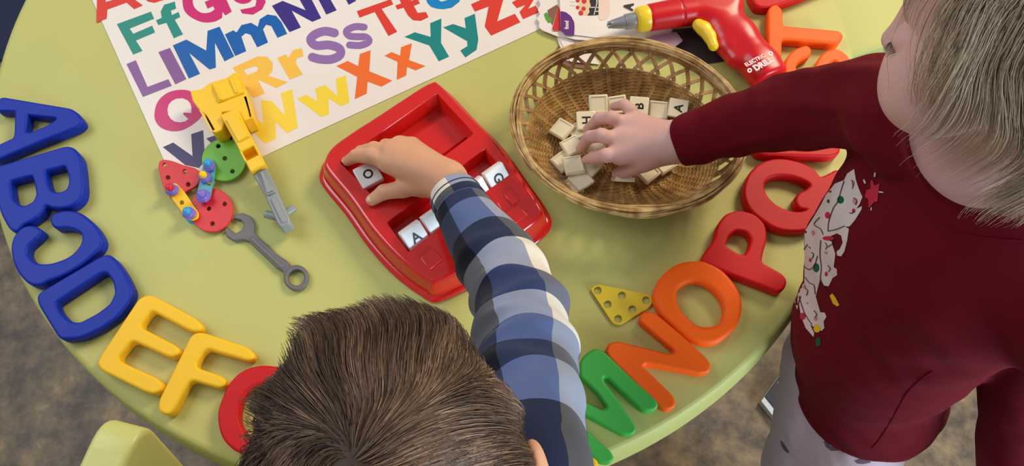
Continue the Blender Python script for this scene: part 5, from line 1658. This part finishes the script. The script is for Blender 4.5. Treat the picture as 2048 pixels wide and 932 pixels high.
    vs, fs = nets(body, [0.05, -0.10, 0.0], [0.66, 0.60, TT + 0.62], 0.0018)
    # skin only; the parts hidden by clothing stay underneath it
    mesh_np('body', vs, fs, M['skin_girl'], root)

    # --- maroon top
    hem_n = np.array([0.22, -0.06, -1.0]); hem_n /= np.linalg.norm(hem_n)
    cuffd = A(P(1340, 288, 0.079)) - A(P(1362, 281, 0.088)); cuffd /= np.linalg.norm(cuffd)
    cuffp = A(P(1360, 282, 0.087))

    def top(p):
        d = s_ell(p, SM + np.array([0.0, 0.0, -0.09]), (0.082, 0.110, 0.120), Rt)
        d = smin(d, s_ell(p, belly, (0.094, 0.100, 0.125), Rt), 0.045)
        d = smin(d, s_cone(p, belly + np.array([0.01, -0.01, -0.06]), pelvis + np.array([0.008, -0.006, -0.04]), 0.086, 0.090), 0.035)
        d = smin(d, s_cone(p, SR, SL, 0.043, 0.043), 0.025)
        d = smin(d, s_cone(p, A(P(1790, 300, 0.22)), A(P(1720, 470, 0.12)), 0.034, 0.050), 0.05)
        sd = s_chain(p, arm[:-1] + [cuffp + cuffd * 0.02], [0.046, 0.0435, 0.0415, 0.0400, 0.0350, 0.0315, 0.0285], 0.008)
        wv = np.clip(1 - np.abs(p[:, 0] - 0.31) / 0.10, 0, 1)
        sd = sd + 0.0026 * wv * np.sin((p @ np.array([150.0, -40, -60])) + 1.5 * np.sin(p @ np.array([20.0, 90, 60])))
        sd = smax(sd, (p - cuffp) @ cuffd, 0.003)
        d = smin(d, sd, 0.020)
        d = smin(d, s_chain(p, larm, [0.046, 0.044, 0.041, 0.037, 0.032], 0.008), 0.014)
        d = d + fold(p, 0.0009, 42, 21) + 0.0012 * np.sin(p @ np.array([30.0, 40, 130])) * np.clip((TT + 0.02 - p[:, 2]) / 0.1, 0, 1)
        # shoulder and side seams
        neck = s_ell(p, A(P(1972, 285, 0.372)), (0.058, 0.060, 0.060), Rt)
        d = smax(d, -neck, 0.003)
        d = smax(d, (p - (pelvis + np.array([0, 0, -0.034]))) @ hem_n, 0.004)
        return d
    vs, fs = nets(top, [0.14, -0.06, TT - 0.22], [0.66, 0.56, TT + 0.42], 0.0022)
    shirt = mesh_np('maroon_top', vs, fs, M['maroon'], root)
    # printed cats: projected onto the cloth from the front of the garment
    bvh = BVHTree.FromPolygons([tuple(x) for x in vs], [tuple(x) for x in fs.tolist()])
    co = Vector((0, 0, TT + HC))
    Zp = (1540, 300, 2.2195)

    def decal(loop, mat, lift, z=Zp, edge=0.0016, nm='printed_cats'):
        lp = px(loop, z) if z else loop
        # densify
        dens = []
        for i in range(len(lp)):
            a, b = Vector(lp[i]), Vector(lp[(i + 1) % len(lp)])
            k = max(1, int((b - a).length / 3))
            dens += [a.lerp(b, t / k) for t in range(k)]
        xs = [q.x for q in dens]; ys = [q.y for q in dens]
        inner = []
        def inp(x, y):
            c = False
            for i in range(len(dens)):
                a, b = dens[i - 1], dens[i]
                if (a.y > y) != (b.y > y) and x < (b.x - a.x) * (y - a.y) / (b.y - a.y) + a.x: c = not c
            return c
        y = min(ys) + 2.2
        while y < max(ys):
            x = min(xs) + 2.2
            while x < max(xs):
                if inp(x, y) and min((q.x - x) ** 2 + (q.y - y) ** 2 for q in dens) > 2.5: inner.append(Vector((x, y)))
                x += 4.5
            y += 4.5
        pts = dens + inner
        n = len(dens)
        r = delaunay_2d_cdt(pts, [(i, (i + 1) % n) for i in range(n)], [], 1, 1e-5)
        v3 = []; ok = []
        for q in r[0]:
            dr = (P(q.x, q.y, 0.0) - co).normalized()
            hit = bvh.ray_cast(co, dr)
            if hit[0] is None: v3.append(co + dr); ok.append(False)
            else:
                nn = hit[1] if hit[1].dot(dr) < 0 else -hit[1]
                v3.append(hit[0] + nn * lift); ok.append(True)
        f3 = []
        for t in r[2]:
            if not all(ok[i] for i in t): continue
            a, b, c = (v3[i] for i in t[:3])
            if max((a - b).length, (b - c).length, (c - a).length) > 0.022: continue
            nn = (b - a).cross(c - a)
            f3.append(tuple(t) if nn.dot(co - a) > 0 else tuple(reversed(t)))
        return v3, f3
    layers = [('print_white', 0.0005, [
        [(375, 85), (345, 105), (330, 135), (290, 150), (250, 200), (230, 240), (195, 300), (150, 370), (115, 420), (95, 480), (90, 560), (92, 640), (105, 655), (115, 600), (110, 670), (122, 710), (130, 680), (140, 740), (160, 790), (195, 830), (198, 812), (180, 775), (205, 790), (230, 803), (243, 790), (240, 760), (252, 740), (245, 722), (225, 720), (205, 650), (215, 610), (225, 570), (235, 600), (262, 605), (280, 568), (300, 555), (298, 528), (285, 520), (292, 460), (282, 430), (268, 380), (240, 395), (300, 370), (318, 380), (325, 410), (312, 440), (298, 450), (300, 468), (318, 472), (332, 450), (345, 400), (352, 350), (335, 340), (355, 340), (380, 310), (408, 265), (410, 250), (385, 262), (400, 240), (412, 210), (395, 170), (382, 130)]]),
        ('print_green', 0.0009, [ringloop(316, 222, 15, 12, 17), ringloop(208, 522, 14, 12, 20), ringloop(136, 495, 11, 10, 17), ringloop(217, 852, 12, 10, 20), ringloop(262, 228, 6, 8, 9)]),
        ('print_red', 0.0009, [ringloop(259, 290, 12, 10, 15), ringloop(148, 738, 13, 10, 16), ringloop(375, 270, 8, 8, 10), ringloop(262, 392, 26, 12, 10), ringloop(253, 550, 7, 8, 11), ringloop(182, 488, 6, 8, 9),
                               [(430, 180), (450, 175), (448, 140), (458, 135), (468, 160), (492, 148), (486, 180), (484, 200), (480, 230), (465, 232), (450, 252), (440, 258), (440, 220), (425, 210)]]),
        ('print_pink', 0.0010, [ringloop(380, 228, 10, 8, 14), ringloop(195, 368, 8, 8, 12), ringloop(372, 148, 7, 8, 14), ringloop(120, 462, 6, 8, 16), ringloop(252, 455, 7, 8, 5), ringloop(156, 606, 6, 8, 9), ringloop(206, 748, 8, 8, 10), ringloop(168, 680, 5, 8, 4)]),
        ('print_yellow', 0.0009, [[(268, 645), (280, 636), (295, 655), (312, 688), (300, 693), (282, 680)], ringloop(212, 792, 16, 10, 18)]),
        ('print_white', 0.0011, [[(464, 122), (468, 95), (476, 96), (472, 122)], [(416, 136), (422, 132), (430, 150), (422, 152)], [(488, 184), (508, 186), (508, 191), (488, 190)], [(452, 256), (456, 256), (454, 270), (449, 268)]])]
    lines = [[(333, 140), (320, 180), (305, 230), (285, 260), (265, 320), (262, 360)], [(262, 360), (300, 352), (335, 338)], [(225, 300), (200, 330), (228, 350), (240, 375)], [(230, 400), (226, 460), (232, 520), (228, 570), (240, 600)], [(170, 420), (140, 470), (138, 520), (125, 560)],
             [(128, 545), (150, 515), (175, 530), (200, 515), (215, 470)], [(160, 565), (180, 590), (200, 600), (205, 640)], [(132, 650), (145, 690), (160, 730), (190, 775)], [(228, 575), (255, 625), (272, 642)], [(140, 650), (128, 690)], [(268, 400), (290, 410), (262, 430)],
             [(365, 135), (375, 150), (370, 172)], [(376, 215), (390, 225), (385, 245)], [(358, 280), (368, 282), (378, 272)], [(250, 412), (258, 425), (252, 440)], [(262, 512), (272, 525), (264, 540)], [(160, 612), (172, 625), (166, 645)], [(200, 712), (212, 730), (204, 742)], [(188, 455), (198, 462), (192, 482)], [(176, 430), (184, 436)]]
    by = {}
    for mat, lift, loops in layers:
        for l in loops:
            v, f = decal(l, mat, lift); by.setdefault(mat, []).append((v, f))
    for ln in lines:
        v, f = decal(stroke(ln, 3.2, 4, 3), 'print_line', 0.0013); by.setdefault('print_line', []).append((v, f))
    names = list(by); mb = MB()
    for mi, k in enumerate(names):
        for v, f in by[k]: mb.add(v, f, mi)
    mb.build('printed_cats', [M[k] for k in names], shirt, flat_angle=180)['label'] = 'white cats tangled in coloured lights'

    # seams laid on the cloth: side seam, armhole, hem and neck ribbing
    def seam(pts, rad, z=None, mat='maroon', nm='seam'):
        pth = []
        for q in spline(pts, 6, closed=False):
            dr = (P(q[0], q[1], 0) - co).normalized(); h = bvh.ray_cast(co, dr)
            if h[0] is not None: pth.append(h[0] - dr * 0.0003)
        if len(pth) > 3:
            mb = MB(); v, f = tube(pth, rad, 5); mb.add(v, f); mb.build(nm, M[mat], shirt)
    seam([(1866, 742), (1820, 780), (1790, 830), (1762, 875), (1745, 896)], 0.0009)
    seam([(1850, 425), (1880, 448), (1930, 468), (1990, 478), (2046, 482)], 0.0007)

    # --- leggings
    def leg(p):
        d = s_ell(p, pelvis + np.array([-0.010, 0.004, -0.01]), (0.068, 0.066, 0.066), Rt)
        for (hip, kn, an) in LEG: d = smin(d, s_chain(p, [hip, kn, an], [0.062, 0.056, 0.034], 0.02), 0.012)
        return d + fold(p, 0.0008, 55, 9)
    vs, fs = nets(leg, [0.30, -0.10, 0.0], [0.66, 0.38, TT + 0.04], 0.0035)
    lg = mesh_np('leggings', vs, fs, M['leggings'], root)
    bvh = BVHTree.FromPolygons([tuple(x) for x in vs], [tuple(x) for x in fs.tolist()])
    Zl = (1480, 500, 2.157)
    for lp in ([(175, 822), (185, 828), (200, 850), (214, 872), (205, 876), (190, 862), (180, 845)], [(362, 825), (375, 822), (390, 845), (425, 852), (428, 864), (395, 866), (372, 850)], [(495, 910), (520, 902), (560, 905), (565, 915), (530, 922), (505, 920)], [(118, 790), (128, 785), (132, 800), (130, 822), (120, 815)]):
        v, f = decal(lp, 'feather', 0.0006, Zl)
        if len(f) > 4:
            mb = MB(); mb.add(v, f); mb.build('printed_feather', M['feather'], lg, flat_angle=180)
    for hip, kn, an in LEG:
        v2, f2 = nets(lambda p: smax(smin(s_ell(p, an + np.array([-0.035, -0.01, -0.012]), (0.075, 0.033, 0.030)), s_cone(p, an, an + np.array([0, 0, 0.03]), 0.034, 0.034), 0.02), 0.002 - p[:, 2], 0.004), an - np.array([0.13, 0.06, 0.05]), an + np.array([0.06, 0.06, 0.08]), 0.004)
        mesh_np('shoe', v2, f2, M['dark'], root)

    # --- eyelashes and brow on the side we see
    for s in (-1, 1):
        mb = MB()
        for k in range(14):
            t = (k - 6.5) / 6.5
            a_ = H(0.0790 - 0.004 * t * t, s * (0.029 + t * 0.0100), -0.0185); b_ = H(0.0865 - 0.005 * t * t, s * (0.030 + t * 0.0120), -0.0225); m_ = H(0.0835 - 0.004 * t * t, s * (0.0295 + t * 0.0110), -0.0205)
            v, f = tube([a_, m_, b_], [0.0004, 0.0003, 0.0001], 4); mb.add(v, f)
        mb.build('eyelashes', plastic('lash_brown', (46, 30, 26), rough=0.6, bump=0), root)

    # --- hair
    rng = np.random.default_rng(4)
    rad = np.array([0.088, 0.072, 0.080]) * 1.03
    base = H(-0.010, 0, 0.014)
    n = 30000
    dirs = rng.normal(size=(n * 4, 3)); dirs /= np.linalg.norm(dirs, axis=1)[:, None]
    hl = 0.62 * dirs[:, 0] - 0.55                      # hairline: keeps the face free
    keep = (dirs[:, 2] > -0.45) & (dirs[:, 0] < 0.20 + 0.50 * dirs[:, 2]) & ~((dirs[:, 0] > 0.0) & (dirs[:, 2] < 0.05))
    dirs = dirs[keep][:n]; n = len(dirs)
    roots = base + (dirs * rad) @ Rh.T
    nrm = dirs / rad; nrm /= np.linalg.norm(nrm, axis=1)[:, None]; nrm = nrm @ Rh.T
    crown = base + (np.array([-0.35, 0.05, 0.93]) * rad) @ Rh.T
    clump = rng.normal(size=(6, 3)) * 60
    stray = rng.random(n)

    def flow(p, v_, i):
        q = (p - base) @ Rh; g = q / rad ** 2; g /= np.linalg.norm(g, axis=1)[:, None] + 1e-9; g = g @ Rh.T
        away = p - crown; away /= np.linalg.norm(away, axis=1)[:, None] + 1e-6
        k0 = np.linalg.norm(q / rad, axis=1)
        near = np.clip(1.6 - k0, 0, 1)[:, None]
        t = away - g * (away * g).sum(1)[:, None]
        grav = np.array([0, 0, -1.0])
        nz = np.stack([np.sin(p @ clump[k] + k) for k in range(3)], 1) + 0.7 * np.stack([np.sin(p @ clump[k] * 2.1 + k * 2) for k in range(3, 6)], 1)
        t = t * near * 0.35 + grav * (0.26 + 0.9 * (1 - near)) - fw * 0.85 * near + 0.22 * nz + rng.normal(0, 0.04, p.shape) * (1 + stray[:, None]) + g * (0.20 if i < 2 else 0.0)
        return 0.55 * v_ + 0.45 * t

    tr_c, tr_r = SM + np.array([0.0, 0.0, -0.085]), np.array([0.088, 0.118, 0.130])

    def inside(p):
        q = (p - base) @ Rh / (rad * 1.02); k0 = np.linalg.norm(q, axis=1)
        s = np.where(k0 < 1, 1 / (k0 + 1e-9), 1.0)
        p = base + (q * s[:, None] * (rad * 1.02)) @ Rh.T
        q = (p - tr_c) @ Rt / tr_r; k0 = np.linalg.norm(q, axis=1)
        s = np.where(k0 < 1, 1 / (k0 + 1e-9), 1.0)
        return tr_c + (q * s[:, None] * tr_r) @ Rt.T
    seg = rng.uniform(0.0024, 0.0098, n)
    cols = hair_cols(n, [(200, 178, 148), (216, 196, 166), (172, 150, 124), (230, 212, 184), (140, 120, 100), (204, 178, 140)], 0.10, rng)
    V, q, c = strands(roots, nrm * 0.5, flow, 15, seg, np.full(n, 0.00020), inside, cols, taper=0.3)
    capf = lambda p: smax(smax(s_ell(p, base, rad * 0.985, Rh), (p - base) @ Rh[:, 0] - 0.046 - 0.30 * ((p - base) @ Rh[:, 2]), 0.004), -((p - base) @ Rh[:, 2] + 0.02 - 0.8 * np.maximum(-((p - base) @ Rh[:, 0]), -0.01)) , 0.004)
    v2, f2 = nets(capf, base - 0.12, base + 0.12, 0.003)
    cc = np.tile(np.array(srgb(160, 142, 120)), (len(v2), 1))
    mesh_np('hair', np.concatenate([V, v2]), np.concatenate([q, f2 + len(V)]), M['hair_blond'], root, col=np.concatenate([c, cc]))
girl()
